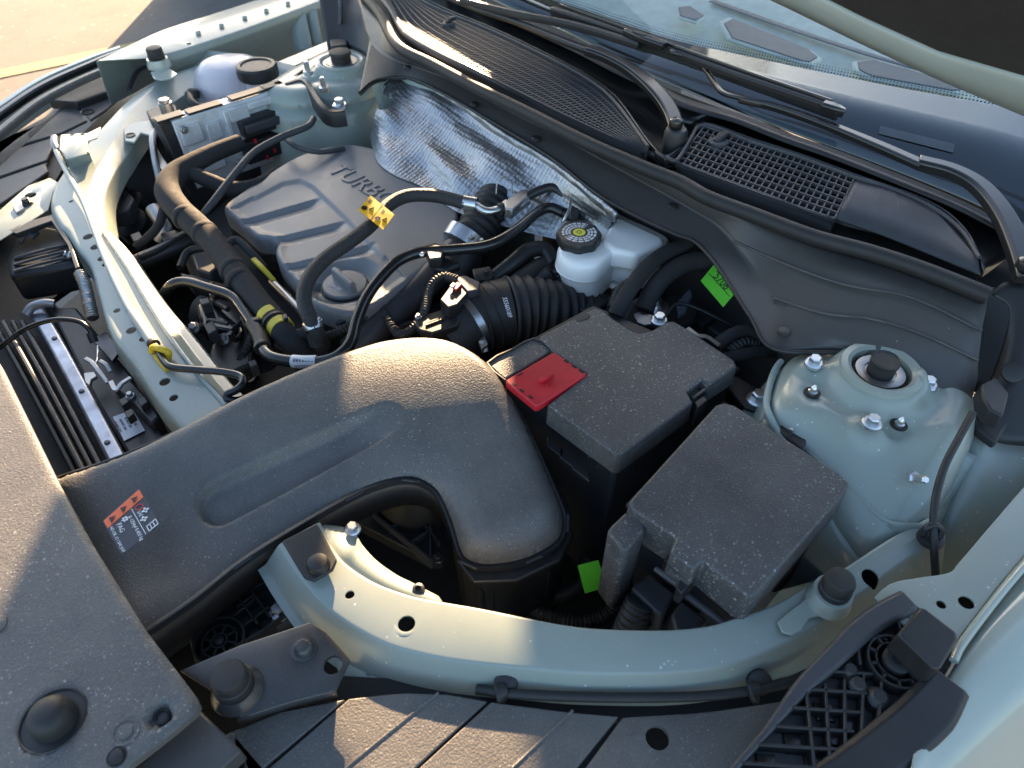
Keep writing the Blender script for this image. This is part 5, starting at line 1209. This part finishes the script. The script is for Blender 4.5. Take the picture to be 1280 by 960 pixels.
    for k in range(5):
        p = P(566 + k * 12, 288 + k * 3.5, .918 - .002 * abs(k - 2)); prism('clamp_tooth', [p + Vector(q) for q in ((-.003, -.003, 0), (.003, -.003, 0), (.003, .003, 0), (-.003, .003, 0))], .006, 'zinc', t, .001)
    tube('elbow', [(582, 306, .88), (574, 330, .875), (560, 356, .868)], [.030, .030, .028], 'black_plastic', t, seg=26)
    lathe('end_cap', [(.034, -.02), (.034, .0), (.030, .004), (.012, .004)], P(634, 238, .905), 'black_plastic', t, nrm=(P(634, 236, .91) - P(610, 270, .90)), seg=30)

    t = T('air_intake_hose', 'wide black corrugated air intake hose with a steel worm clamp', 'hose')
    tube('smooth_end', [(560, 430, .862), (580, 412, .872), (592, 402, .876), (612, 394, .878), (636, 390, .878)], [.040, .041, .042, .045, .047], 'rubber', t, 8, 36)
    for k, u in enumerate((598, 610, 622)): lathe('raised_band', [(.0425 + k * .0012, -.002), (.0455 + k * .0012, 0), (.0425 + k * .0012, .002)], P(u, 400 - k * 4, .877), 'rubber', t, nrm=(P(640, 388, .878) - P(580, 412, .874)), seg=40)
    tube('bellows', [(634, 390, .878), (660, 387, .875), (690, 388, .868), (715, 388, .86), (740, 392, .85)], [.047, .045, .040, .036, .034], 'rubber', t, seg=36, rib=(.0135, .0028))
    lathe('worm_clamp', [(.0435, -.005), (.0445, -.005), (.0445, .005), (.0435, .005)], P(588, 404, .875), 'zinc', t, nrm=(P(612, 394, .878) - P(575, 416, .87)), seg=48)
    prism('clamp_housing', PP([(598, 424), (606, 420), (610, 430), (602, 436)], .888), .008, 'dull_steel', t, .001)
    tube('clamp_screw', [(602, 426, .888), (607, 440, .878)], .0045, 'dull_steel', t, 3, 6)
    text('hose_print', '55560189', .009, P(634, 384, .9265), P(640, 400, .92) - P(630, 366, .926), P(650, 382, .92) - P(625, 388, .926), 'pale_sticker', t, .0002)

    t = T('mass_air_sensor', 'black air mass sensor with a red-tabbed plug on the intake hose', 'sensor')
    prism('base_plate', PP([(516, 402), (528, 394), (548, 388), (566, 384), (576, 394), (572, 406), (540, 416), (524, 412)], .908), .012, 'black_plastic', t, .002)
    prism('plug_body', PP([(550, 374), (562, 358), (578, 352), (588, 362), (572, 380), (560, 384)], .928), .02, 'black_plastic', t, .0015)
    prism('plug_latch', PP([(568, 346), (582, 344), (600, 352), (598, 362), (584, 364)], .93), .014, 'grey_plastic', t, .0015)
    prism('red_tab', PP([(565, 358), (572, 352), (577, 355), (570, 362)], .9325), .004, 'red_plastic', t, .0005)
    prism('white_tab', PP([(562, 357), (566, 353), (570, 354), (566, 359)], .934), .003, 'white_print', t, .0004)
    for (u, v) in ((523, 396), (567, 390)): hexbolt(P(u, v, .909), .0045, t, 'dull_steel')
    for k in range(2): strip('raised_bar', [P(532 + k * 4, 402 - k * 4 + 4, .910), P(556 + k * 3, 393 - k * 3 + 4, .910)], [.003, .003], .002, 'black_plastic', t, bevel=.0005)
    tube('plug_lead', [(572, 350, .926), (555, 346, .925), (542, 354, .92), (535, 372, .912), (528, 396, .905), (515, 412, .895), (500, 418, .885), (488, 405, .88), (476, 378, .882)], .0058, 'rubber', t, rib=(.0042, .0009))

    t = T('heater_hose', 'black heater hose curving behind the intake hose toward the bulkhead', 'hose')
    tube('hose', [(612, 352, .885), (640, 330, .90), (660, 314, .908), (680, 312, .905), (692, 330, .895)], .0115, 'black_plastic', t)
    prism('hose_bracket', PP([(590, 336), (612, 332), (618, 342), (614, 348), (594, 350)], .905), .01, 'black_plastic', t, .002)
    lathe('bracket_pin', [(.004, 0), (.004, .003), (.002, .003)], P(608, 340, .906), 'grey_plastic', t, seg=14)
    tube('lower_hose', [(625, 372, .88), (650, 352, .888), (675, 335, .89), (700, 330, .885), (715, 345, .87)], .0145, 'rubber', t)
    tube('wire', [(630, 350, .89), (655, 345, .885), (672, 350, .88)], .003, 'red_plastic', t) if False else None
    for (u, v, w, h) in ((660, 345, 26, 14), (640, 318, 20, 12), (690, 285, 22, 14)): prism('plug', PP([(u, v), (u + w, v - h * .6), (u + w + 6, v + h * .5), (u + 8, v + h)], .872), .02, 'black_plastic', t, .002)
hoses()
def harness():
    t = T('wiring_harness', 'thick taped black wiring harness with yellow tape winding past the engine cover', 'wiring')
    tube('trunk', [(300, 178, .918), (265, 192, .92), (238, 206, .92), (218, 220, .918), (210, 240, .914), (224, 262, .91), (246, 282, .905), (266, 302, .90), (284, 326, .897), (300, 348, .895), (322, 376, .89), (338, 394, .888), (356, 418, .885), (375, 440, .86), (392, 470, .82)], [.014, .015, .017, .019, .020, .0195, .019, .0185, .0185, .018, .0165, .016, .016, .018, .019], 'taped', t, 8, 20)
    for (u, v, z, du, dv) in ((232, 272, .908, 14, 13), (256, 292, .902, 12, 13), (292, 338, .896, 12, 15), (300, 352, .894, 12, 14)):
        lathe('tape_edge', [(.0188, -.006), (.0200, -.004), (.0203, .003), (.0190, .006)], P(u, v, z), 'taped', t, nrm=(P(u + du, v + dv, z) - P(u, v, z)), seg=24)
    ax = P(352, 412, .887) - P(332, 388, .888)
    for (u, v) in ((338, 397), (351, 410)): lathe('yellow_tape', [(.0164, -.0065), (.0170, -.006), (.0170, .006), (.0164, .0065)], P(u, v, .8875), 'yellow_tape', t, nrm=ax, seg=28)
    lathe('cable_tie', [(.0172, -.002), (.0182, -.002), (.0182, .002), (.0172, .002)], P(344, 404, .8875), 'black_plastic', t, nrm=ax, seg=24); prism('tie_head', PP([(352, 393), (358, 391), (360, 397), (354, 399)], .905), .006, 'black_plastic', t, .001)
    tube('branch', [(366, 422, .882), (382, 416, .885), (398, 414, .885)], .008, 'taped', t)
    tube('branch', [(236, 214, .915), (262, 226, .905), (290, 236, .895), (322, 232, .89), (345, 218, .885)], .0125, 'taped', t)
    tube('branch', [(212, 232, .91), (205, 260, .89), (196, 285, .87), (170, 310, .85)], .007, 'taped', t)
    tube('branch', [(285, 322, .896), (284, 308, .905), (296, 300, .905), (314, 316, .90), (330, 335, .885)], .006, 'taped', t)
    t = T('brake_line', 'slim grey sleeved line crossing from the control module over the harness', 'pipe')
    tube('line', [(392, 148, .935), (384, 158, .935), (350, 172, .933), (318, 190, .93), (296, 214, .925), (262, 258, .905), (240, 286, .88)], .0058, 'grey_plastic', t)
    tube('line', [(355, 172, .92), (372, 184, .918), (400, 190, .91), (430, 186, .90)], .0045, 'grey_plastic', t)
    tube('line', [(515, 196, .90), (530, 190, .905), (560, 196, .905), (576, 214, .90), (582, 240, .89)], .0050, 'grey_plastic', t)
    t = T('pipe_bundle', 'bright bent aluminium pipe descending beside the cross member corner', 'pipe')
    tube('pipe', [(200, 160, .905), (191, 172, .905), (194, 200, .89), (200, 230, .87), (203, 258, .85)], .0062, 'dull_steel', t)
    tube('lower_pipe', [(192, 262, .862), (200, 275, .855), (207, 288, .845), (200, 302, .83)], [.013, .012, .0115, .012], 'dull_steel', t)
    prism('ear_bracket', PP([(154, 160), (168, 152), (190, 150), (200, 162), (190, 170), (176, 166), (168, 178), (156, 176)], .908), .004, 'paint', t, .002)
    lathe('ear_hole', [(.0085, 0), (.0085, .0012), (.0065, .0012), (.0065, .0002)], P(163, 169, .9085), 'black_plastic', t, seg=20)
    prism('web', PP([(194, 182), (206, 200), (216, 214), (212, 222), (198, 208)], .885), .004, 'dull_steel', t, .001)
    for (u, v, zz, r) in ((160, 248, .82, .022), (160, 275, .80, .03), (215, 300, .81, .02)): lathe('dark_fitting', [(r, -.04), (r, -.004), (r * .8, 0), (r * .3, .002)], P(u, v, zz), 'black_plastic', t, nrm=(-.3, -.3, .9))
    prism('duct_block', PP([(134, 250), (158, 238), (168, 248), (160, 262), (138, 266)], .85), .03, 'grey_plastic', t, .003)
    strip('cross_tube', [P(172, 318, .86), P(200, 306, .862), P(232, 288, .865)], [.012, .012, .012], .010, 'black_plastic', t)
    tube('round_duct', [(170, 330, .84), (205, 315, .845), (240, 302, .845)], .014, 'black_plastic', t)
harness()
def module():
    t = T('control_module', 'cast aluminium control module in a black bracket beside the coolant tank', 'control module')
    nrm = None
    # upright housing: top edge and face
    a, b = P(214, 152, .945), P(356, 108, .945)
    down = Vector((0, 0, -1)); along = (b - a).normalized(); out = Vector((-along.y, along.x, 0)); out = out if out.dot(-FW) > 0 else -out
    H = .125; L = (b - a).length
    F = lambda s, h, o=0: a + along * (L * s) + down * h + out * (o + h * .12)
    frame_prism('housing', [F(0, 0), F(1, 0), F(1, H), F(0, H)], out, .03, 'cast_aluminium', t, .003)
    for s0, s1, h0, h1, o in ((.03, .20, .012, .045, .006), (.24, .36, .02, .05, .005), (.05, .30, .055, .10, .007), (.44, .62, .006, .03, .009), (.62, .94, .006, .018, .010), (.88, .97, .018, .09, .010), (.40, .44, .006, .06, .010), (.26, .40, .060, .085, .004)):
        frame_prism('cast_boss', [F(s0, h0, o), F(s1, h0, o), F(s1, h1, o), F(s0, h1, o)], out, .012, 'cast_aluminium', t, .002)
    for s, h in ((.06, .015), (.93, .015), (.40, .10)): hexbolt(F(s, h, .010), .007, t, 'dull_steel', nrm=out)
    for s0, s1, h0, h1, o, m in ((.50, .86, .028, .060, .018, 'black_plastic'), (.46, .90, .066, .105, .022, 'deep_black'), (.52, .84, .036, .050, .026, 'grey_plastic')):
        frame_prism('connector', [F(s0, h0, o), F(s1, h0, o), F(s1, h1, o), F(s0, h1, o)], out, .02, m, t, .002)
    for s, h in ((.56, .062), (.62, .098), (.70, .09)): frame_prism('red_lock', [F(s, h, .023), F(s + .02, h, .023), F(s + .02, h + .008, .023), F(s, h + .008, .023)], out, .003, 'red_plastic', t, 0)
    # bracket frame with sunlit top lips
    for s0, s1, h in ((-.10, .12, .0), (.15, .44, .002), (.52, .86, .001), (.82, 1.0, .0)):
        p = [F(s0, -.006 + h), F(s1, -.006 + h), F(s1, -.006 + h) - out * .022, F(s0, -.006 + h) - out * .022]; frame_prism('bracket_lip', p, (0, 0, 1), .004, 'black_plastic', t, .0008)
    frame_prism('bracket_side', [F(-.10, 0), F(.0, 0), F(.0, H * 1.05), F(-.06, H * 1.05)], out, .04, 'black_plastic', t, .002)
    strip('bracket_arm', [P(356, 104, .953), P(380, 100, .955), P(400, 128, .95), P(414, 138, .945), P(430, 136, .945)], [.012, .012, .014, .016, .022], .028, 'black_plastic', t)
    frame_prism('bracket_back', [F(.98, 0, -.005), F(1.25, -.01, -.02), F(1.25, H * .9, -.02), F(.98, H * .9, -.005)], out, .006, 'black_plastic', t, .001)
    prism('post_base', PP([(182, 138), (200, 130), (220, 130), (222, 140), (206, 150), (188, 150)], .925), .02, 'black_plastic', t, .003)
    lathe('post', [(.012, 0), (.0115, .018), (.0095, .019), (.0095, .024), (.005, .025)], P(210, 140, .927), 'dull_steel', t, seg=16)
module()
def coolant():
    t = T('coolant_tank', 'lilac translucent coolant tank with round black pressure cap', 'coolant tank')
    c = P(292, 108, .885)
    lathe('tank', [(.045, -.10), (.074, -.08), (.080, -.035), (.078, .0), (.070, .022), (.052, .038), (.036, .044)], c + Vector((0, 0, .01)), 'tank_lilac', t, seg=40, lobes=3, lobe=.05, ang=70)
    prism('tank_arm', [c + Vector(q) for q in ((-.05, -.03, .03), (.03, -.06, .03), (.09, .02, .03), (.03, .06, .03))], .09, 'tank_lilac', t, .015, 3)
    k = P(323, 93, .93)
    lathe('neck', [(.030, -.03), (.030, .0)], k, 'tank_lilac', t); lathe('cap', [(.037, -.012), (.040, -.008), (.040, .010), (.037, .014), (.030, .0145), (.028, .012), (.004, .012)], k + Vector((0, 0, .006)), 'black_plastic', t, seg=60, lobes=20, lobe=.012)
    tube('outlet_hose', [(236, 118, .90), (240, 128, .90), (252, 134, .895), (285, 132, .893), (300, 126, .893)], .008, 'rubber', t)
    lathe('hose_fitting', [(.011, -.01), (.012, .004), (.008, .008)], P(242, 116, .90), 'black_plastic', t, nrm=(.3, .3, .8))
coolant()
def heat_shield():
    t = T('heat_shield', 'crinkled quilted silver foil heat shield on the bulkhead under the cowl', 'heat shield')
    top = [(474, 106), (490, 94), (512, 96), (540, 112), (575, 132), (622, 164), (680, 200), (735, 245), (765, 268)]
    bot = [(462, 170), (470, 200), (492, 218), (530, 235), (565, 262), (600, 275), (660, 290), (705, 300), (745, 310)]
    random.seed(4); secs = []
    for i, (a, b) in enumerate(zip(top, bot)):
        A = P(*a, .985) + Vector((.012, 0, -.004)); B = P(*b, .90) ; r = []
        B = A + Vector((.0, 0, -.0)) if False else B
        for k in range(7):
            s = k / 6; w = A.lerp(B, s) + Vector((random.uniform(-.006, .006), random.uniform(-.003, .003), random.uniform(-.004, .004))) * (1 if 0 < k < 6 else .3); r.append(w)
        secs.append(r)
    o = loft('foil_sheet', secs, 'foil', t, 10, 6, solid=.001, ang=80); bake(o)
    boolean(o, [peg(P(477, 124, .965), .014, .15, .15, nrm=-FW)])
    bt = cr([s[0] for s in secs], 6); loft('folded_edge', [[p + Vector((-.002, 0, .004)), p + Vector((-.006, 0, -.001 + .002 * math.sin(i * 1.9))), p + Vector((-.005, 0, -.010 + .003 * math.sin(i * 1.3)))] for i, p in enumerate(bt)], 'foil', t, 1, 3, solid=.001)
heat_shield()
def abs_area():
    t = T('brake_unit', 'brake lines, hydraulic unit and zinc brackets behind the battery cover', 'brake unit')
    prism('booster', PP([(770, 370), (820, 330), (900, 340), (960, 430), (930, 470), (850, 420)], .83), .2, 'deep_black', t, .02, 3)
    lathe('motor', [(.030, -.05), (.030, 0), (.027, .004), (.008, .005)], P(806, 392, .89), 'gloss_black', t, nrm=(-.4, .1, .9))
    lathe('motor', [(.026, -.05), (.026, 0), (.023, .004), (.008, .005)], P(848, 390, .89), 'black_plastic', t, nrm=(-.2, -.2, .95))
    prism('steel_tab', PP([(812, 386), (822, 362), (828, 374), (836, 380), (834, 392), (818, 394)], .912), .003, 'zinc', t, .0006)
    prism('steel_bracket', PP([(792, 392), (800, 388), (824, 396), (824, 404), (806, 406), (796, 402)], .918), .006, 'dull_steel', t, .001)
    hexbolt(P(818, 382, .914), .009, t); hexbolt(P(824, 401, .93), .0105, t)
    prism('grey_connector', PP([(845, 378), (862, 360), (866, 368), (858, 388), (848, 392)], .90), .03, 'pale_sticker_dark', t, .002)
    tube('loom', [(770, 394, .925), (776, 380, .935), (790, 358, .945), (808, 335, .95), (830, 318, .952), (860, 306, .952)], .0105, 'taped', t)
    tube('loom', [(805, 388, .915), (815, 365, .93), (835, 342, .94), (862, 328, .945), (888, 326, .945)], .0125, 'taped', t)
    tube('loom', [(765, 385, .92), (775, 362, .93), (800, 345, .935)], .006, 'rubber', t, rib=(.005, .0008))
    tube('brake_pipe', [(830, 398, .91), (846, 380, .92), (870, 385, .915), (905, 402, .905), (950, 425, .89)], .0028, 'black_plastic', t)
    for k in range(4):
        A = P(855 + k * 22, 385 + k * 12, .865); prism('valve_block', [A + Vector(q) for q in ((-.012, -.012, 0), (.016, -.012, 0), (.016, .012, 0), (-.012, .012, 0))], .04, 'grey_plastic', t, .003)
    strip('steel_rail', [P(860, 409, .935), P(872, 418, .935), P(884, 420, .934), P(900, 431, .933)], [.006, .006, .006, .006], .003, 'dull_steel', t)
    tube('loom', [(895, 432, .92), (915, 418, .93), (935, 414, .93), (950, 425, .92), (965, 440, .90)], .008, 'taped', t)
    tube('loom', [(905, 448, .915), (925, 444, .92), (945, 440, .92), (975, 438, .91)], .0075, 'taped', t)
    tube('loom', [(912, 440, .92), (930, 428, .925), (945, 430, .92)], .0065, 'rubber', t, rib=(.005, .0008))
    tube('master_cylinder', [(690, 372, .85), (740, 392, .85), (790, 400, .84)], .032, 'black_plastic', t, seg=24)
    prism('sensor_block', PP([(715, 366), (745, 362), (760, 378), (742, 390), (720, 386)], .885), .03, 'black_plastic', t, .003)
    lathe('fitting', [(.006, 0), (.007, .004), (.004, .007)], P(769, 357, .90), 'dull_steel', t, nrm=(-.8, 0, .4))
plain('pale_sticker_dark', (.13, .14, .17), .5)
abs_area()
def radiator():
    t = T('radiator', 'black radiator and condenser pack with a silver top rail', 'radiator')
    z = .845
    a, b = P(20, 370, z), P(190, 640, z)
    prism('core', PP([(-40, 440), (0, 400), (60, 372), (230, 560), (160, 640), (60, 700), (-60, 520)], z - .03), .3, 'deep_black', t, .004)
    strip('silver_rail', [P(44, 385, z), P(76, 440, z), P(114, 512, z), P(160, 600, z)], [.020, .020, .020, .020], .012, 'rail_steel', t)
    tube('rail_hook', [(33, 393, z + .004), (40, 384, z + .010), (55, 379, z + .012), (68, 380, z + .008)], .0065, 'dull_steel', t)
    for (u, v) in ((68, 423), (102, 489), (134, 553)): lathe('rail_rivet', [(.0036, 0), (.0034, .0012), (.0015, .0016)], P(u, v, z + .0002), 'dark_steel', t, seg=14)
    for k, (du, h) in enumerate(((-10, .006), (-22, .004), (-34, .010), (-46, .002))):
        strip('shroud_rib', [P(36 + du, 400, z - .01 + h), P(70 + du, 460, z - .01 + h), P(110 + du, 535, z - .01 + h), P(150 + du, 612, z - .01 + h)], [.007] * 4, .012, 'grey_plastic' if k % 2 == 0 else 'black_plastic', t)
    prism('fan_shroud', PP([(62, 384), (95, 384), (165, 470), (205, 545), (165, 575), (120, 500)], z + .002), .03, 'black_plastic', t, .003)
    s = quad('paper_sticker', P(141, 521, z + .004), P(166, 512, z + .004), P(181, 538, z + .004), P(155, 551, z + .004), 'pale_sticker', t)
    xd = P(181, 538, z) - P(166, 512, z); yd = P(166, 512, z) - P(141, 521, z)
    for k in range(4): text('sticker_text', 'AB 4471 20%d' % (k + 3), .0042, P(147 + 6.5 * k, 533 - 2.6 * k, z + .0045), xd, yd, 'black_print', s, .0001)
    l = T('hood_latch', 'dark hood latch with levers below the cross member', 'latch')
    prism('latch_plate', PP([(112, 424), (132, 414), (150, 435), (148, 442), (140, 452), (122, 432)], .862), .004, 'dark_steel', l, .001)
    prism('latch_body', PP([(138, 480), (160, 470), (180, 492), (200, 520), (188, 530), (165, 505)], .862), .03, 'black_plastic', l, .003)
    strip('lever', [P(106, 447, .875), P(114, 452, .874), P(124, 464, .872), P(134, 478, .868)], [.006, .006, .006, .005], .003, 'dull_steel', l)
    strip('lever', [P(124, 450, .878), P(132, 455, .876), P(138, 464, .872)], [.005, .006, .005], .003, 'dull_steel', l)
    strip('lever', [P(138, 476, .872), P(144, 486, .872), P(152, 478, .874), P(163, 471, .874)], [.007, .007, .006, .006], .003, 'dull_steel', l)
    prism('hook', PP([(104, 466), (118, 464), (121, 470), (114, 474), (112, 482), (106, 478)], .87), .005, 'dull_steel', l, .001)
    tube('spring', [(100, 342, .895), (106, 356, .89), (112, 382, .882), (116, 398, .875)], .0075, 'dull_steel', l, rib=(.004, .0012)); tube('latch_wire', [(122, 432, .872), (122, 446, .872), (120, 455, .872)], .0013, 'zinc', l, 4, 6)
    for (u, v) in ((148, 500), (172, 500), (155, 515)): prism('latch_tab', PP([(u, v), (u + 9, v - 5), (u + 13, v + 2), (u + 4, v + 8)], .872), .012, 'black_plastic', l, .001)
    hexbolt(P(163, 495, .864), .006, l, 'dull_steel')
    c = T('latch_cable', 'black latch cable arching over the radiator toward the front', 'cable')
    tube('cable', [(-30, 450, .868), (0, 434, .875), (30, 412, .885), (65, 400, .893), (95, 401, .893), (110, 410, .888), (116, 421, .878)], .0033, 'gloss_black', c, 8, 12); tube('cable_end', [(113, 416, .883), (118, 428, .872)], .0055, 'black_plastic', c)
    h = T('horn_bracket', 'black louvred horn housing in front of the cross member corner', 'horn')
    prism('housing', PP([(8, 322), (18, 296), (38, 278), (82, 286), (92, 308), (96, 328), (60, 336), (10, 344)], .88), .05, 'black_plastic', h, .008, 3)
    for k in range(4): tube('louvre', [(26 + k * 2, 296 - k * 6 + 8, .886), (34 + k * 2, 286 - k * 3 + 6, .892), (42 + k * 2, 294 - k * 2 + 4, .888)], .0025, 'grey_plastic', h, 5, 8)
    for k in range(3): strip('rib', [P(16, 322 + k * 8, .884), P(50, 312 + k * 8, .886), P(86, 304 + k * 8, .884)], [.004] * 3, .004, 'grey_plastic', h)
    o = prism('frame', PP([(10, 288), (30, 278), (68, 267), (73, 274), (78, 284), (90, 306), (99, 333), (94, 336), (84, 306), (64, 276), (20, 292)], .900), .008, 'black_plastic', h, .001)
    hexbolt(P(86, 319, .885), .007, h, 'zinc', nrm=(-.6, .2, .6))
plain('rail_steel', (.46, .48, .54), .38, .75, var=.3)
radiator()
def prop_cable():
    t = T('hood_prop_rod', 'pale painted hood prop rod lying along the cross member with yellow clip', 'prop rod')
    tube('rod', [(69, 178, .925), (71, 190, .922), (84, 216, .918), (104, 252, .916), (118, 288, .915), (130, 320, .914), (146, 356, .913), (160, 384, .912), (170, 398, .912)], .0044, 'gloss_paint', t, 8, 14)
    tube('grip', [(166, 392, .912), (180, 412, .912), (193, 431, .912)], .0068, 'sleeve', t, 4, 16)
    lathe('grip_end', [(.0074, -.003), (.0076, .002), (.005, .003)], P(192, 430, .912), 'rubber', t, nrm=(P(200, 442, .912) - P(180, 412, .912)))
    tube('rod_end', [(193, 431, .912), (199, 440, .913), (206, 452, .915), (216, 459, .917), (245, 462, .919), (280, 465, .92), (300, 470, .92), (304, 478, .92), (296, 487, .918), (284, 493, .915), (286, 499, .912), (300, 500, .908), (326, 490, .90)], .0046, 'gloss_black', t, 8, 14)
    tube('rod_pivot', [(68, 172, .93), (68, 180, .927), (72, 188, .922)], .0058, 'dull_steel', t)
    c = T('rod_clip', 'small yellow plastic clip holding the prop rod', 'clip')
    tube('clip_jaw', [(189, 440, .910), (192, 434, .918), (200, 436, .922), (210, 440, .918), (210, 448, .910)], .0042, 'yellow_plastic', c, 6, 8)
    prism('clip_foot', PP([(190, 444), (200, 440), (208, 448), (213, 458), (205, 462), (196, 452)], .912), .006, 'yellow_plastic', c, .001)
plain('sleeve', (.50, .49, .44), .5)
prop_cable()
def small_cables():
    t = T('weatherstrip_cable', 'black cable clipped along the outer face of the side rail', 'cable')
    z = .906
    W = [(596, 862, z - .006), (640, 867, z), (720, 871, z), (800, 872, z), (880, 870, z), (940, 863, z), (985, 853, z), (1010, 842, z)]
    tube('cable', W, .0042, 'rubber', t, 8, 12)
    for (u, v) in ((628, 862), (946, 860)):
        lathe('clip_base', [(.0105, -.004), (.0100, .002), (.007, .004)], P(u + 4, v - 7, z), 'rubber', t, nrm=(-.35, -.35, .75))
        strip('clip_strap', [P(u - 4, v - 8, z + .006), P(u - 2, v - 1, z + .008), P(u + 1, v + 9, z + .005), P(u + 3, v + 17, z - .004)], [.010, .011, .011, .010], .004, 'rubber', t)
    t = T('release_cable', 'thin black release cable held by a clip near the strut tower', 'cable')
    tube('cable', [(1216, 516, .985), (1200, 545, .98), (1182, 580, .972), (1171, 615, .962), (1167, 650, .95), (1168, 690, .93), (1170, 722, .90)], .0036, 'rubber', t, 8, 12)
    lathe('clip_base', [(.012, -.003), (.0115, .002), (.006, .003)], P(1164, 672, .934), 'black_plastic', t)
    tube('clip_ring', [(1154, 668, .938), (1158, 660, .946), (1168, 656, .949), (1176, 662, .945), (1174, 672, .938)], .0032, 'black_plastic', t, 5, 8)
small_cables()
def far_front():
    t = T('far_bumper_trim', 'dark curved bumper trim and grille top beyond the cross member corner', 'bumper trim')
    z = .80
    # panels in front of the corner
    for q in ([(-60, 260), (0, 190), (40, 158), (85, 130), (95, 132), (108, 150), (76, 166), (0, 188), (-60, 210)], [(-60, 216), (0, 192), (72, 170), (64, 186), (58, 200), (0, 220), (-60, 245)], [(-60, 250), (0, 224), (56, 204), (60, 214), (40, 228), (0, 255), (-60, 290)], [(90, 122), (150, 104), (160, 112), (130, 138), (112, 150), (96, 130)]):
        prism('panel', PP(q, z + .04), .006, 'panel_plastic', t, .002)
    strip('curved_rim', [P(-40, 196, .865), P(0, 160, .872), P(50, 122, .88), (P(110, 92, .886)), P(160, 74, .89), P(196, 62, .892)], [.018, .018, .018, .016, .014, .012], .014, 'dusty_plastic', t)
    strip('outer_rim', [P(-40, 170, .86), P(0, 138, .868), P(50, 105, .876), P(110, 78, .884), P(150, 62, .888), P(190, 50, .892)], [.014, .016, .018, .016, .014, .012], .014, 'gloss_black', t)
    strip('fascia_edge', [P(-40, 158, .84), P(0, 130, .85), P(50, 98, .86), P(110, 72, .87), P(150, 58, .88)], [.02] * 5, .06, 'gloss_paint', t)
    prism('lamp_back', PP([(60, 125), (110, 98), (160, 78), (195, 66), (198, 84), (170, 100), (140, 112), (95, 128)], .855), .02, 'black_plastic', t, .003)
    for k in range(9):
        a = (128 + k * 7, 96 - k * 3.2); strip('lattice_rib', [P(a[0], a[1], .868), P(a[0] + 5, a[1] + 9, .864)], [.003, .003], .006, 'grey_plastic', t, 2, .0004)
    strip('lamp_strut', [P(160, 110, .88), P(168, 92, .89), P(176, 84, .895), P(196, 78, .895)], [.008] * 4, .006, 'grey_plastic', t)
    o = lathe('panel_hole', [(.0125, -.002), (.0125, .0008), (.011, .0008), (.011, -.001)], P(110, 140, z + .041), 'deep_black', t); lathe('panel_hole_floor', [(.011, 0), (.010, .0004), (.002, .0004)], P(110, 140, z + .0402), 'deep_black', t)
    prism('dark_gap', PP([(-60, 300), (40, 232), (58, 205), (64, 186), (72, 176), (90, 190), (70, 225), (0, 270)], z + .03), .006, 'deep_black', t, .001)
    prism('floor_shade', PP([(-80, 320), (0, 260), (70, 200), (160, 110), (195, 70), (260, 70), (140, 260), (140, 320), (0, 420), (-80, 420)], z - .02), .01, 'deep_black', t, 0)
    w = T('cowl_side_post', 'dark upright plastic post at the far end of the cowl', 'trim cover')
    loft('post', [[P(398, -10, 1.02), P(404, 30, .98), P(410, 62, .95)], [P(425, -12, 1.02), P(426, 30, .98), P(428, 60, .95)], [P(446, -14, 1.02), P(448, 30, .985), P(450, 66, .95)], [P(470, 20, 1.02), P(470, 50, .985), P(472, 84, .95)]], 'black_plastic', w, 5, 5, solid=.004)
    strip('post_rib', [P(424, -8, 1.025), P(425, 16, 1.0), P(424, 34, .975)], [.008] * 3, .006, 'grey_plastic', w, up=(-.7, -.6, .3)); prism('post_step', PP([(408, 38), (424, 34), (436, 40), (434, 56), (414, 58)], .962), .02, 'black_plastic', w, .003)
far_front()
# ================================================================ origins at each thing's base
bpy.context.view_layer.update()
def desc(o):
    for c in o.children: yield c; yield from desc(c)
for o in ROOTS:
    ms = [x for x in [o, *desc(o)] if x.type == 'MESH']
    pts = [Vector(b) for x in ms for b in x.bound_box]
    lo = Vector([min(p[i] for p in pts) for i in range(3)]); hi = Vector([max(p[i] for p in pts) for i in range(3)])
    base = Vector(((lo.x + hi.x) / 2, (lo.y + hi.y) / 2, lo.z))
    if o.type == 'EMPTY':
        o.location = base
        for c in o.children: c.matrix_parent_inverse = Matrix.Translation(-base)
